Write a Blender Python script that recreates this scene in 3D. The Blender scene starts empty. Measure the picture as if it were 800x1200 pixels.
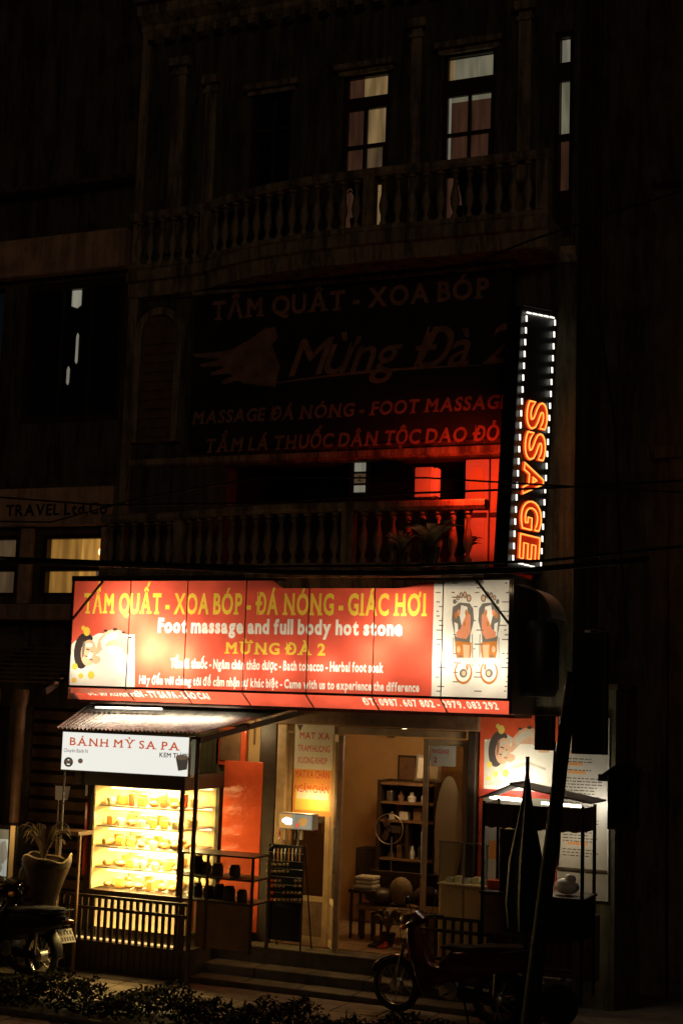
import bpy, bmesh, math, random, unicodedata
from mathutils import Vector, Matrix
from mathutils.geometry import delaunay_2d_cdt
random.seed(7)
S = bpy.context.scene
COL = S.collection
R = math.radians

# ------------------------------------------------------------------ camera
FPX = 1700.0; TH = R(23.5); EYE = Vector((17*math.sin(TH), -17*math.cos(TH), 3.4)); PIT = R(7.44); ROL = R(1.9)
cd = bpy.data.cameras.new('camera'); cam = bpy.data.objects.new('camera', cd); COL.objects.link(cam)
cd.sensor_fit = 'VERTICAL'; cd.sensor_height = 36.0; cd.lens = FPX*36.0/1200.0; cd.clip_start = .1; cd.clip_end = 2000
fw = Vector((-math.sin(TH)*math.cos(PIT), math.cos(TH)*math.cos(PIT), math.sin(PIT)))
r0 = Vector((math.cos(TH), math.sin(TH), 0)); u0 = r0.cross(fw)
r2 = r0*math.cos(ROL)+u0*math.sin(ROL); u2 = u0*math.cos(ROL)-r0*math.sin(ROL)
M3 = Matrix((r2, u2, -fw)).transposed(); mw = M3.to_4x4(); mw.translation = EYE; cam.matrix_world = mw
S.camera = cam

def at(px, py, Y=0.0):
    """survey helper: the point on the real plane y=Y that a sight line of the 800x1200 photograph meets"""
    d = fw*FPX+r2*(px-400)-u2*(py-600); t = (Y-EYE.y)/d.y
    return EYE+d*t
def gr(px, py, z):
    d = fw*FPX+r2*(px-400)-u2*(py-600); t = (z-EYE.z)/d.z
    return EYE+d*t
def AX(px, py, Y): return at(px, py, Y).x
def AZ(px, py, Y): return at(px, py, Y).z

# ------------------------------------------------------------------ world, moon-dim sun, exposure (night)
W = bpy.data.worlds.new('World'); S.world = W; W.use_nodes = True
nt = W.node_tree; sky = nt.nodes.new('ShaderNodeTexSky'); sky.sky_type = 'NISHITA'; sky.sun_disc = False
sky.sun_elevation = R(14); sky.sun_rotation = R(155)
bg = nt.nodes['Background']; nt.links.new(sky.outputs[0], bg.inputs[0]); bg.inputs[1].default_value = 0.0006
sl = bpy.data.lights.new('sun', 'SUN'); sun = bpy.data.objects.new('sun', sl); COL.objects.link(sun)
sl.energy = 0.046; sl.angle = R(12); sl.color = (1, .70, .44)
sun.rotation_euler = (R(76), 0, R(25))
S.view_settings.view_transform = 'Standard'; S.view_settings.look = 'None'; S.view_settings.exposure = 0; S.view_settings.gamma = 1
S.cycles.max_bounces = 7; S.cycles.transparent_max_bounces = 12; S.cycles.use_denoising = True
S.cycles.sample_clamp_indirect = 4

# ------------------------------------------------------------------ materials
MATS = {}
def pm(name, col, rough=.6, metal=0., var=.25, scale=6., bump=.15, spec=.5, trans=0., streak=0.):
    m = bpy.data.materials.new(name); m.use_nodes = True; n = m.node_tree; b = n.nodes['Principled BSDF']
    tc = n.nodes.new('ShaderNodeTexCoord'); no = n.nodes.new('ShaderNodeTexNoise'); no.inputs['Scale'].default_value = scale
    no.inputs['Detail'].default_value = 6; no.inputs['Roughness'].default_value = .65
    n.links.new(tc.outputs['Object'], no.inputs['Vector'])
    cr = n.nodes.new('ShaderNodeValToRGB'); e = cr.color_ramp.elements
    e[0].position = .3; e[1].position = .7
    e[0].color = (*[c*(1-var) for c in col], 1); e[1].color = (*[min(1, c*(1+var*.5)) for c in col], 1)
    n.links.new(no.outputs['Fac'], cr.inputs[0]); colout = cr.outputs[0]
    if streak:   # rain streaks and damp patches
        mp = n.nodes.new('ShaderNodeMapping'); mp.inputs['Scale'].default_value = (4.5, 4.5, .45); n.links.new(tc.outputs['Object'], mp.inputs[0])
        s1 = n.nodes.new('ShaderNodeTexNoise'); s1.inputs['Scale'].default_value = 1.6; s1.inputs['Detail'].default_value = 8; s1.inputs['Roughness'].default_value = .75; n.links.new(mp.outputs[0], s1.inputs['Vector'])
        r1 = n.nodes.new('ShaderNodeMapRange'); r1.inputs['From Min'].default_value = .40; r1.inputs['From Max'].default_value = .58; r1.inputs['To Min'].default_value = 1-streak; r1.inputs['To Max'].default_value = 1.1
        n.links.new(s1.outputs['Fac'], r1.inputs[0]); mm = n.nodes.new('ShaderNodeMix'); mm.data_type = 'RGBA'; mm.blend_type = 'MULTIPLY'; mm.inputs[0].default_value = 1
        n.links.new(colout, mm.inputs[6]); n.links.new(r1.outputs[0], mm.inputs[7]); colout = mm.outputs[2]
    n.links.new(colout, b.inputs['Base Color'])
    b.inputs['Roughness'].default_value = rough; b.inputs['Metallic'].default_value = metal
    b.inputs['Specular IOR Level'].default_value = spec
    if trans: b.inputs['Transmission Weight'].default_value = trans
    if bump:
        bp = n.nodes.new('ShaderNodeBump'); bp.inputs['Strength'].default_value = bump; bp.inputs['Distance'].default_value = .01
        n2 = n.nodes.new('ShaderNodeTexNoise'); n2.inputs['Scale'].default_value = scale*6; n.links.new(tc.outputs['Object'], n2.inputs['Vector'])
        n.links.new(n2.outputs['Fac'], bp.inputs['Height']); n.links.new(bp.outputs[0], b.inputs['Normal'])
    MATS[name] = m; return m
def em(name, col, s):
    m = bpy.data.materials.new(name); m.use_nodes = True; n = m.node_tree; b = n.nodes['Principled BSDF']
    b.inputs['Base Color'].default_value = (*[c*.5 for c in col], 1)
    b.inputs['Emission Color'].default_value = (*col, 1); b.inputs['Emission Strength'].default_value = s
    return m
def lit(name, col, s, scale=3., lo=.55):
    """lit curtain or blind in a lit window: gives off light, with folds and unevenness of the cloth"""
    m = em(name, col, s); n = m.node_tree; b = n.nodes['Principled BSDF']
    tc = n.nodes.new('ShaderNodeTexCoord'); w = n.nodes.new('ShaderNodeTexNoise'); w.inputs['Scale'].default_value = scale
    mp = n.nodes.new('ShaderNodeMapping'); mp.inputs['Scale'].default_value = (3, 3, .35)
    n.links.new(tc.outputs['Object'], mp.inputs[0]); n.links.new(mp.outputs[0], w.inputs['Vector'])
    mr = n.nodes.new('ShaderNodeMapRange'); mr.inputs['From Min'].default_value = .35; mr.inputs['From Max'].default_value = .65
    mr.inputs['To Min'].default_value = s*lo; mr.inputs['To Max'].default_value = s*1.15
    n.links.new(w.outputs['Fac'], mr.inputs[0]); n.links.new(mr.outputs[0], b.inputs['Emission Strength'])
    return m
def backlit(name, col):
    """vinyl printed lightbox skin: light of the tubes behind passes through it"""
    m = bpy.data.materials.new(name); m.use_nodes = True; n = m.node_tree
    for x in list(n.nodes):
        if x.type != 'OUTPUT_MATERIAL': n.nodes.remove(x)
    t = n.nodes.new('ShaderNodeBsdfTranslucent'); d = n.nodes.new('ShaderNodeBsdfDiffuse'); mx = n.nodes.new('ShaderNodeMixShader')
    tc = n.nodes.new('ShaderNodeTexCoord'); no = n.nodes.new('ShaderNodeTexNoise'); no.inputs['Scale'].default_value = 3.5; no.inputs['Detail'].default_value = 5
    n.links.new(tc.outputs['Object'], no.inputs['Vector'])
    cr = n.nodes.new('ShaderNodeValToRGB'); e = cr.color_ramp.elements; e[0].position = .35; e[1].position = .65
    e[0].color = (*[c*.85 for c in col], 1); e[1].color = (*[min(1, c*1.08) for c in col], 1)
    n.links.new(no.outputs['Fac'], cr.inputs[0])
    n.links.new(cr.outputs[0], t.inputs[0]); d.inputs[0].default_value = (*[c*.5 for c in col], 1)
    mx.inputs[0].default_value = .25
    n.links.new(t.outputs[0], mx.inputs[1]); n.links.new(d.outputs[0], mx.inputs[2])
    n.links.new(mx.outputs[0], n.nodes['Material Output'].inputs[0]); return m
def glass(name, tint=(.8, .85, .85), g=.1, rough=.02):
    m = bpy.data.materials.new(name); m.use_nodes = True; n = m.node_tree
    for x in list(n.nodes):
        if x.type != 'OUTPUT_MATERIAL': n.nodes.remove(x)
    t = n.nodes.new('ShaderNodeBsdfTransparent'); t.inputs[0].default_value = (*tint, 1)
    gl = n.nodes.new('ShaderNodeBsdfGlossy'); gl.inputs['Roughness'].default_value = rough
    fr = n.nodes.new('ShaderNodeLayerWeight'); fr.inputs[0].default_value = .25
    ad = n.nodes.new('ShaderNodeMath'); ad.operation = 'ADD'; ad.inputs[1].default_value = g
    mu = n.nodes.new('ShaderNodeMath'); mu.operation = 'MULTIPLY'; mu.inputs[1].default_value = .5
    n.links.new(fr.outputs['Fresnel'], mu.inputs[0]); n.links.new(mu.outputs[0], ad.inputs[0])
    mx = n.nodes.new('ShaderNodeMixShader'); n.links.new(ad.outputs[0], mx.inputs[0])
    n.links.new(t.outputs[0], mx.inputs[1]); n.links.new(gl.outputs[0], mx.inputs[2])
    n.links.new(mx.outputs[0], n.nodes['Material Output'].inputs[0]); return m

M = dict(
    plaster=pm('ochre_plaster', (.14, .12, .06), .85, scale=2.2, var=.45, bump=.4, streak=.7),
    trim=pm('pale_stone_trim', (.46, .33, .20), .8, scale=5, var=.3, bump=.5, streak=.75),
    plaster2=pm('dark_brown_plaster', (.14, .10, .06), .9, scale=2.5, var=.5, bump=.4, streak=.6),
    band2=pm('pale_lit_band', (.70, .42, .28), .85, scale=3, var=.35, bump=.3, streak=.3),  # paler than the wall: light falling on the band is put into its colour
    darkwood=pm('dark_wood', (.05, .028, .016), .5, scale=9, var=.5),
    frame=pm('door_frame_wood', (.48, .32, .17), .45, scale=7, var=.3),
    wood=pm('door_wood', (.22, .12, .06), .5, scale=7, var=.4),
    black=pm('black_paint', (.012, .011, .01), .45, var=.3),
    blackmetal=pm('black_metal', (.03, .026, .022), .38, .6, var=.3, scale=14),
    iron=pm('brown_iron', (.09, .06, .04), .5, .4, var=.4, scale=12),
    steel=pm('dull_steel', (.5, .47, .42), .32, .9, var=.3, scale=15),
    chrome=pm('chrome', (.42, .39, .35), .15, 1., var=.1, bump=0),
    rubber=pm('rubber', (.015, .014, .013), .8, var=.3, scale=20),
    asphalt=pm('asphalt', (.05, .045, .04), .9, scale=9, var=.5, bump=.9),
    tile=pm('pavement', (.22, .16, .11), .75, scale=5, var=.45, bump=.5),
    concrete=pm('step_concrete', (.13, .10, .065), .75, scale=6, var=.5, bump=.5),
    amberwall=pm('warm_wall_paint', (.58, .38, .17), .85, scale=1.6, var=.22, bump=.1),
    floor_in=pm('shop_floor_tile', (.35, .24, .14), .35, scale=4, var=.2, bump=.05),
    redboard=pm('red_gloss_board', (.72, .11, .04), .16, scale=3, var=.25, bump=.5),
    zinc=pm('corrugated_zinc', (.42, .39, .32), .55, .1, scale=7, var=.4, streak=.4),
    whitepaint=pm('white_paint', (.75, .72, .66), .5, scale=5, var=.15),
    cream=pm('cream_panel', (.85, .66, .34), .6, scale=4, var=.1),
    bread=pm('bread_crust', (.62, .33, .10), .6, scale=25, var=.4, bump=.5),
    paper=pm('poster_paper', (.62, .56, .44), .55, scale=5, var=.15, bump=0),
    greypaper=pm('price_sheet_paper', (.50, .47, .40), .5, scale=4, var=.15, bump=0),
    ink=pm('print_ink', (.08, .06, .05), .5, var=.1, bump=0),
    inkred=pm('print_red', (.55, .05, .03), .5, var=.15, bump=0),
    inkorange=pm('poster_glare_orange', (.70, .28, .06), .5, var=.15, bump=0),
    inkyellow=pm('poster_glare_yellow', (.8, .6, .12), .5, var=.15, bump=0),
    skin=pm('print_skin_tone', (.75, .45, .28), .5, var=.2, bump=0, scale=12),
    towel=pm('poster_glare_white', (.85, .80, .68), .5, var=.1, bump=0),
    leaf=pm('leaf_green', (.022, .024, .01), .95, var=.6, scale=10, bump=.1, spec=.05),
    dryleaf=pm('dry_leaf', (.22, .15, .07), .6, var=.4, scale=10, bump=.1),
    board=pm('dark_billboard_vinyl', (.028, .02, .016), .6, var=.4, scale=2),
    boardink=pm('billboard_letter_red', (.50, .22, .12), .6, var=.5, scale=6, bump=0),
    boardpale=pm('billboard_pale_print', (.42, .2, .12), .6, var=.6, scale=5, bump=0),
    cloth=pm('dark_cloth', (.05, .035, .025), .9, var=.4, scale=12),
    fringe=pm('brown_fringe_cloth', (.12, .06, .03), .9, var=.5, scale=16),
    redpaint=pm('dark_red_paint', (.07, .008, .006), .22, var=.15, bump=0),
    blackgloss=pm('black_gloss', (.02, .018, .016), .2, var=.2, bump=0),
    pot=pm('glazed_pot', (.06, .036, .018), .4, var=.9, scale=5),
    glass=glass('clear_glass', g=.04), dglass=glass('door_glass', (.62, .56, .48), g=.07),
    darkglass=pm('dark_window_glass', (.012, .012, .012), .12, var=.2, bump=0),
    canvas=backlit('red_lightbox_vinyl', (.80, .115, .062)),
    cyellow=backlit('yellow_lightbox_print', (.95, .62, .07)),
    cwhite=backlit('white_lightbox_print', (.93, .88, .74)),
    cgrey=backlit('grey_lightbox_print', (.20, .18, .15)),
    cblack=backlit('black_lightbox_print', (.05, .035, .03)),
    cskin=backlit('skin_lightbox_print', (.90, .52, .30)),
    corange=backlit('orange_lightbox_print', (.60, .22, .05)),
    csalmon=backlit('salmon_lightbox_print', (.78, .30, .16)),
    sred=em('backlit_red_letter', (.85, .10, .03), .8),
    tubew=em('white_tube', (1, .93, .75), 7), tubea=em('amber_tube', (1, .80, .40), 7),
    strip=em('amber_strip', (1, .62, .2), 1.3), led=em('white_led', (1, .95, .82), 1.6),
    neon=em('neon_amber', (1, .33, .05), 1.9), neonred=em('neon_red_face', (.55, .018, .004), .55), neonhalo=em('neon_red_halo', (1, .07, .01), .6),
    signwhite=em('lit_sign_face', (1, .99, .90), .85), signink=em('lit_sign_red_ink', (.85, .13, .03), .62),
    signdark=em('lit_sign_dark_ink', (.10, .08, .06), .5), signbrown=em('lit_sign_brown_ink', (.25, .16, .1), .5),
    wamber=lit('lit_amber_room', (.62, .30, .06), .42), wamber2=lit('lit_bright_amber_room', (.62, .30, .06), .72), wtan=lit('lit_tan_blind', (.30, .19, .08), .62),
    wgrey=lit('lit_grey_pane', (.22, .20, .13), .62), wred=lit('lit_red_brown_curtain', (.062, .026, .014), .6),
    wpale=lit('lit_pale_pane', (.35, .33, .25), .6), wdim=lit('lit_dim_pane', (.16, .10, .05), .45),
    tv=lit('lit_screen', (.62, .68, .60), .55), glint=em('lamp_glint', (1, .6, .3), 2.5), redglow=em('red_glow_bulb', (1, .12, .02), 1.2),
)

# ------------------------------------------------------------------ mesh helpers
class MB:
    def __init__(s): s.v = []; s.f = []; s.mi = []
    def add(s, v, f, mi=0):
        o = len(s.v); s.v += [tuple(p) for p in v]; s.f += [tuple(o+i for i in q) for q in f]; s.mi += [mi]*len(f); return s
    def box(s, x0, x1, y0, y1, z0, z1, mi=0):
        v = [(x, y, z) for x in (x0, x1) for y in (y0, y1) for z in (z0, z1)]
        return s.add(v, [(0, 1, 3, 2), (4, 6, 7, 5), (0, 4, 5, 1), (2, 3, 7, 6), (0, 2, 6, 4), (1, 5, 7, 3)], mi)
    def bbox(s, x0, x1, y0, y1, z0, z1, b=.01, mi=0):
        """box with bevelled edges"""
        bm = bmesh.new(); bmesh.ops.create_cube(bm, size=1)
        for v in bm.verts: v.co = Vector(((x0+x1)/2+v.co.x*(x1-x0), (y0+y1)/2+v.co.y*(y1-y0), (z0+z1)/2+v.co.z*(z1-z0)))
        bmesh.ops.bevel(bm, geom=bm.edges[:], offset=b, segments=2, affect='EDGES', profile=.5)
        bm.verts.index_update(); s.add([v.co for v in bm.verts], [[v.index for v in f.verts] for f in bm.faces], mi); bm.free(); return s
    def bar(s, a, b, w, h=None, mi=0):
        a = Vector(a); b = Vector(b); h = h or w; d = (b-a).normalized()
        u = d.cross(Vector((0, 0, 1))); u = u.normalized() if u.length > 1e-4 else Vector((1, 0, 0)); n = d.cross(u).normalized()
        v = [p+u*(i*w/2)+n*(j*h/2) for p in (a, b) for i, j in ((-1, -1), (1, -1), (1, 1), (-1, 1))]
        return s.add(v, [(3, 2, 1, 0), (4, 5, 6, 7), (0, 1, 5, 4), (1, 2, 6, 5), (2, 3, 7, 6), (3, 0, 4, 7)], mi)
    def tube(s, pts, r, n=8, mi=0, r1=None, caps=True):
        pts = [Vector(p) for p in pts]; o = len(s.v); k = len(pts)
        pu = None
        for i, p in enumerate(pts):
            d = (pts[min(i+1, k-1)]-pts[max(i-1, 0)]).normalized()
            u = pu if pu is not None else d.cross(Vector((0, 0, 1)) if abs(d.z) < .9 else Vector((1, 0, 0)))
            u = (u-d*u.dot(d)).normalized(); pu = u; w = d.cross(u)
            rr = r if r1 is None else r+(r1-r)*i/(k-1)
            for j in range(n):
                a = 2*math.pi*j/n; s.v.append(tuple(p+(u*math.cos(a)+w*math.sin(a))*rr))
        for i in range(k-1):
            for j in range(n):
                s.f.append((o+i*n+j, o+i*n+(j+1) % n, o+(i+1)*n+(j+1) % n, o+(i+1)*n+j)); s.mi.append(mi)
        if caps:
            s.f.append(tuple(o+j for j in range(n))[::-1]); s.f.append(tuple(o+(k-1)*n+j for j in range(n))); s.mi += [mi]*2
        return s
    def lathe(s, prof, c=(0, 0, 0), n=12, axis='z', mi=0):
        o = len(s.v)
        for r, h in prof:
            for j in range(n):
                a = 2*math.pi*j/n; x, y = r*math.cos(a), r*math.sin(a)
                p = (x, y, h) if axis == 'z' else ((x, h, y) if axis == 'y' else (h, x, y))
                s.v.append((c[0]+p[0], c[1]+p[1], c[2]+p[2]))
        for i in range(len(prof)-1):
            for j in range(n):
                s.f.append((o+i*n+j, o+i*n+(j+1) % n, o+(i+1)*n+(j+1) % n, o+(i+1)*n+j)); s.mi.append(mi)
        s.f.append(tuple(o+j for j in range(n))[::-1]); s.f.append(tuple(o+(len(prof)-1)*n+j for j in range(n))); s.mi += [mi]*2
        return s
    def ball(s, c, rx, ry=None, rz=None, n=10, m=6, mi=0):
        ry = ry or rx; rz = rz or rx
        return s.add([(c[0]+rx*math.sin(math.pi*i/m)*math.cos(2*math.pi*j/n), c[1]+ry*math.sin(math.pi*i/m)*math.sin(2*math.pi*j/n), c[2]+rz*math.cos(math.pi*i/m)) for i in range(m+1) for j in range(n)],
                     [(i*n+j, (i+1)*n+j, (i+1)*n+(j+1) % n, i*n+(j+1) % n) for i in range(m) for j in range(n)], mi)
    def prism(s, poly, a, b, plane='xz', mi=0):
        """poly in the given plane, extruded from a to b along the third axis"""
        k = len(poly)
        f = {'xz': lambda p, t: (p[0], t, p[1]), 'xy': lambda p, t: (p[0], p[1], t), 'yz': lambda p, t: (t, p[0], p[1])}[plane]
        return s.add([f(p, a) for p in poly]+[f(p, b) for p in poly], [tuple(range(k)), tuple(range(2*k-1, k-1, -1))]+[(i, k+i, k+(i+1) % k, (i+1) % k) for i in range(k)], mi)
    def mesh(s, name, mats, smooth=False, weld=False, off=None):
        me = bpy.data.meshes.new(name)
        v = s.v if off is None else [(p[0]-off[0], p[1]-off[1], p[2]-off[2]) for p in s.v]
        me.from_pydata(v, [], s.f)
        for m in (mats if isinstance(mats, list) else [mats]): me.materials.append(m)
        if isinstance(mats, list):
            for p, i in zip(me.polygons, s.mi): p.material_index = i
        bm = bmesh.new(); bm.from_mesh(me)
        if weld: bmesh.ops.remove_doubles(bm, verts=bm.verts, dist=1e-5)
        bmesh.ops.recalc_face_normals(bm, faces=bm.faces); bm.to_mesh(me); bm.free()
        if smooth:
            for p in me.polygons: p.use_smooth = True
            try: me.set_sharp_from_angle(angle=R(40))
            except Exception: pass
        return me

ORG = {}
def tag(o, label, cat, group=None, kind=None):
    if label: o['label'] = label
    if cat: o['category'] = cat
    if group: o['group'] = group
    if kind: o['kind'] = kind
    return o
def thing(name, label, cat, loc, group=None, local=False, rotz=0):
    o = bpy.data.objects.new(name, None); COL.objects.link(o); o.location = loc; o.rotation_euler = (0, 0, rotz); o.empty_display_size = .2
    ORG[o.name] = Vector((0, 0, 0)) if local else Vector(loc)
    return tag(o, label, cat, group)
def part(name, mb, mats, parent, smooth=False, label=None, kind=None, weld=False):
    off = ORG[parent.name]; o = bpy.data.objects.new(name, mb.mesh(name, mats, smooth, weld, off)); COL.objects.link(o)
    o.parent = parent; ORG[o.name] = off
    if label: o['label'] = label
    if kind: o['kind'] = kind
    return o
def solo(name, mb, mats, label, cat, group=None, smooth=False, kind=None):
    """a thing that is one mesh; its origin at its base"""
    vs = mb.v; c = Vector((sum(p[0] for p in vs)/len(vs), sum(p[1] for p in vs)/len(vs), min(p[2] for p in vs)))
    o = bpy.data.objects.new(name, mb.mesh(name, mats, smooth, False, c)); COL.objects.link(o); o.location = c; ORG[o.name] = c
    return tag(o, label, cat, group, kind)
def struct(name, mb, mats, smooth=False):
    o = bpy.data.objects.new(name, mb.mesh(name, mats, smooth)); COL.objects.link(o); o['kind'] = 'structure'; ORG[o.name] = Vector((0, 0, 0)); return o
def inst(name, me, loc, parent, rot=(0, 0, 0), scale=(1, 1, 1)):
    """one more piece sharing a mesh, as a child"""
    o = bpy.data.objects.new(name, me); COL.objects.link(o); o.parent = parent; o.location = Vector(loc)-ORG[parent.name]; o.rotation_euler = rot; o.scale = scale
    ORG[o.name] = ORG[parent.name]; return o
def copy_thing(o, loc, rotz, label, parent=None):
    c = o.copy(); COL.objects.link(c)
    if parent: c.parent = parent
    else: c.location = loc; c.rotation_euler = (0, 0, rotz); c['label'] = label
    for ch in list(o.children): copy_thing(ch, None, 0, None, c)
    return c
def lamp(kind, loc, power, col, size=.05, rot=None, sy=None, parent=None, name='lamp'):
    l = bpy.data.lights.new(name, kind); o = bpy.data.objects.new(name, l); COL.objects.link(o); l.energy = power; l.color = col
    if kind == 'AREA':
        l.size = size
        if sy: l.shape = 'RECTANGLE'; l.size_y = sy
    else: l.shadow_soft_size = size
    o.location = loc
    if rot: o.rotation_euler = rot
    if parent:
        o.parent = parent; o.location = Vector(loc)-ORG[parent.name]
    return o

def torus_y(cx, cy, cz, Rr, r_):
    return MB().tube([(cx+Rr*math.cos(2*math.pi*i/28), cy, cz+Rr*math.sin(2*math.pi*i/28)) for i in range(29)], r_, 6, caps=False)
# ------------------------------------------------------------------ lettering
GC = {}
def glyph(ch, off, serif):
    k = (ch, off, serif)
    if k in GC: return GC[k]
    nf = unicodedata.normalize('NFD', ch)
    if '\u031b' in nf and nf[0] in 'Oo':   # o with horn: plain letter and tone mark plus the horn
        fs, a, b = glyph(unicodedata.normalize('NFC', nf.replace('\u031b', '')), off, serif); tp = .70 if nf[0] == 'O' else .50
        x = b-.10; hw = .05+off; horn = [(x-.02, tp-.12), (x+.05, tp-.14), (x+.10+off, tp-.06), (x+.10+off, tp+.07), (x+.10-hw, tp+.07), (x+.08-hw, tp-.01), (x-.02, tp-.04)]
        GC[k] = (list(fs)+[horn], a, x+.10+off); return GC[k]
    def raw(of):
        c = bpy.data.curves.new('glyph', 'FONT'); c.body = ch; c.offset = of; c.resolution_u = 3
        o = bpy.data.objects.new('glyph', c); COL.objects.link(o); dg = bpy.context.evaluated_depsgraph_get()
        me = o.evaluated_get(dg).to_mesh(); vs = [(round(v.co.x, 5), round(v.co.y, 5)) for v in me.vertices]; fs = [[vs[i] for i in p.vertices] for p in me.polygons]
        bpy.data.objects.remove(o); bpy.data.curves.remove(c); return vs, fs
    area = lambda fs: sum(abs(sum(p[i-1][0]*p[i][1]-p[i][0]*p[i-1][1] for i in range(len(p))))/2 for p in fs)
    vs, fs = raw(off)
    if off > .004 and vs:   # the font's own emboldening fails on some letters: thicken those by doubling the strokes
        v0, f0 = raw(0); cnt = {}
        for p in f0:
            for i in range(len(p)): e = tuple(sorted((p[i-1], p[i]))); cnt[e] = cnt.get(e, 0)+1
        per = sum(math.dist(*e) for e, n in cnt.items() if n == 1); want = area(f0)+per*off
        if abs(area(fs)-want) > .10*want:
            fs = [[(x+dx, y+dy) for x, y in p] for dx, dy in ((-off, -off*.6), (off, off*.6), (off, -off*.6), (-off, off*.6)) for p in f0]; vs = [q for p in fs for q in p]
    if serif and vs:
        base = unicodedata.normalize('NFD', ch)[0].replace('Đ', 'D')
        def slab(y, up, lets):
            if base not in lets: return
            xs = sorted(x for x, yy in vs if abs(yy-y) < .02)
            cl = []
            for x in xs:
                if cl and x-cl[-1][1] < .16: cl[-1][1] = x
                else: cl.append([x, x])
            if base == 'M' and len(cl) > 2: cl = [cl[0], cl[-1]]
            for a, b in cl:
                if b-a < .03: continue
                y0, y1 = (y, y+.085) if up else (y-.085, y)
                fs.append([(a-.09, y0), (b+.09, y0), (b+.09, y1), (a-.09, y1)])
        bot = min((y for x, y in vs if y > -.08), default=0); slab(bot, True, 'TAMXPNIHKRFBEYiltnmrh')
        slab(.727+off, False, 'MNXUIHKVY')
    xs = [p[0] for f in fs for p in f]
    r = (fs, min(xs, default=0), max(xs, default=.2)); GC[k] = r
    return r
def text_polys(body, x0, x1, z0, z1, off=0.0, serif=False, shear=0., gap=.07):
    """filled outlines of a line of lettering, fitted to x0..x1, baseline z0, cap height up to z1"""
    out = []; x = 0
    for ch in body:
        if ch == ' ': x += .26; continue
        fs, a, b = glyph(ch, off, serif)
        out += [[(p[0]-a+x, p[1]) for p in f] for f in fs]; x += b-a+gap
    sx = (x1-x0)/(x-gap); sz = (z1-z0)/.73
    return [[(x0+(p[0]+shear*p[1])*sx, z0+p[1]*sz) for p in f] for f in out]
def ell(cx, cz, rx, rz, n=14, rot=0.):
    return [(cx+rx*math.cos(t)*math.cos(rot)-rz*math.sin(t)*math.sin(rot), cz+rx*math.cos(t)*math.sin(rot)+rz*math.sin(t)*math.cos(rot)) for t in [2*math.pi*i/n for i in range(n)]]
def rect(a, b, c, d): return [(a, c), (b, c), (b, d), (a, d)]
def blob(cx, cz, rx, rz, seed, n=22, amp=.12):
    rg = random.Random(seed); ph = [rg.uniform(0, 6.28) for _ in range(4)]
    return [(cx+rx*math.cos(t)*(1+amp*math.sin(3*t+ph[0])+amp*.6*math.sin(5*t+ph[1])), cz+rz*math.sin(t)*(1+amp*math.sin(2*t+ph[2])+amp*.5*math.sin(7*t+ph[3]))) for t in [2*math.pi*i/n for i in range(n)]]
def flat_print(base, layers, fn):
    """one printed sheet: every layer's outlines cut into the sheet, later layers printed over earlier ones.
    base = outline polygon + material; layers = [(material, [polygon, ...])]; fn maps sheet coordinates to the place"""
    mats = [base[1]]; vs = [Vector(p) for p in base[0]]; faces = [list(range(len(vs)))]; lay = [0]
    for m, polys in layers:
        if m not in mats: mats.append(m)
        for p in polys:
            ar_ = sum(p[i-1][0]*p[i][1]-p[i][0]*p[i-1][1] for i in range(len(p)))/2
            if abs(ar_) < 2e-7: continue
            if ar_ < 0: p = p[::-1]
            o = len(vs); vs += [Vector(q) for q in p]; faces.append(list(range(o, o+len(p)))); lay.append(mats.index(m))
    r = delaunay_2d_cdt(vs, [], faces, 1, 1e-6)
    mb = MB(); mb.v = [tuple(fn(v[0], v[1])) for v in r[0]]
    x0 = min(p[0] for p in base[0]); x1 = max(p[0] for p in base[0]); NB = 160; bw = (x1-x0)/NB+1e-9
    bk = [[] for _ in range(NB+1)]
    for fi in range(1, len(faces)):
        P = [(vs[i][0], vs[i][1]) for i in faces[fi]]; a = min(p[0] for p in P); b = max(p[0] for p in P)
        for c in range(max(0, int((a-x0)/bw)), min(NB, int((b-x0)/bw))+1): bk[c].append((fi, a, b, P))
    for f in r[2]:
        cx = sum(r[0][i][0] for i in f)/len(f); cy = sum(r[0][i][1] for i in f)/len(f); hit = 0
        for fi, a, b, P in reversed(bk[min(NB, max(0, int((cx-x0)/bw)))]):
            if cx < a or cx > b: continue
            ins = False
            for i in range(len(P)):
                (xa, ya), (xb, yb) = P[i-1], P[i]
                if (ya > cy) != (yb > cy) and cx < (xb-xa)*(cy-ya)/(yb-ya)+xa: ins = not ins
            if ins: hit = fi; break
        mb.f.append(tuple(f)); mb.mi.append(lay[hit])
    return mb, mats

# =================================================================== THE SETTING
G = .28      # pavement level
FL = .60     # shop floor level
struct('street', MB().box(-60, 60, -60, -5.2, -.02, .13), M['asphalt'])
struct('pavement', MB().box(-60, 60, -5.2, 60, -.02, G), M['tile'])
tl = MB()    # paving joints: separate slabs near the shop
slab = MB().bbox(-.245, .245, -.245, .245, 0, .012, .004).mesh('paving_slab', M['tile'])
pav = bpy.data.objects['pavement']
for i in range(-4, 9):
    for j in range(7):
        inst('paving_slab', slab, (i*.5+.02*(j % 2), -1.35-j*.5, G), pav, (random.uniform(-.008, .008), random.uniform(-.008, .008), 0))
kerbs = MB().bbox(-.48, .48, -.09, .09, 0, .16, .015).mesh('kerb_stone', M['concrete'])
kb = struct('kerb', MB().box(-30, 30, -5.36, -5.205, -.02, .22), M['concrete'])
for i in range(-8, 9): inst('kerb_stone', kerbs, (i, -5.45, .12), kb)
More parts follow.
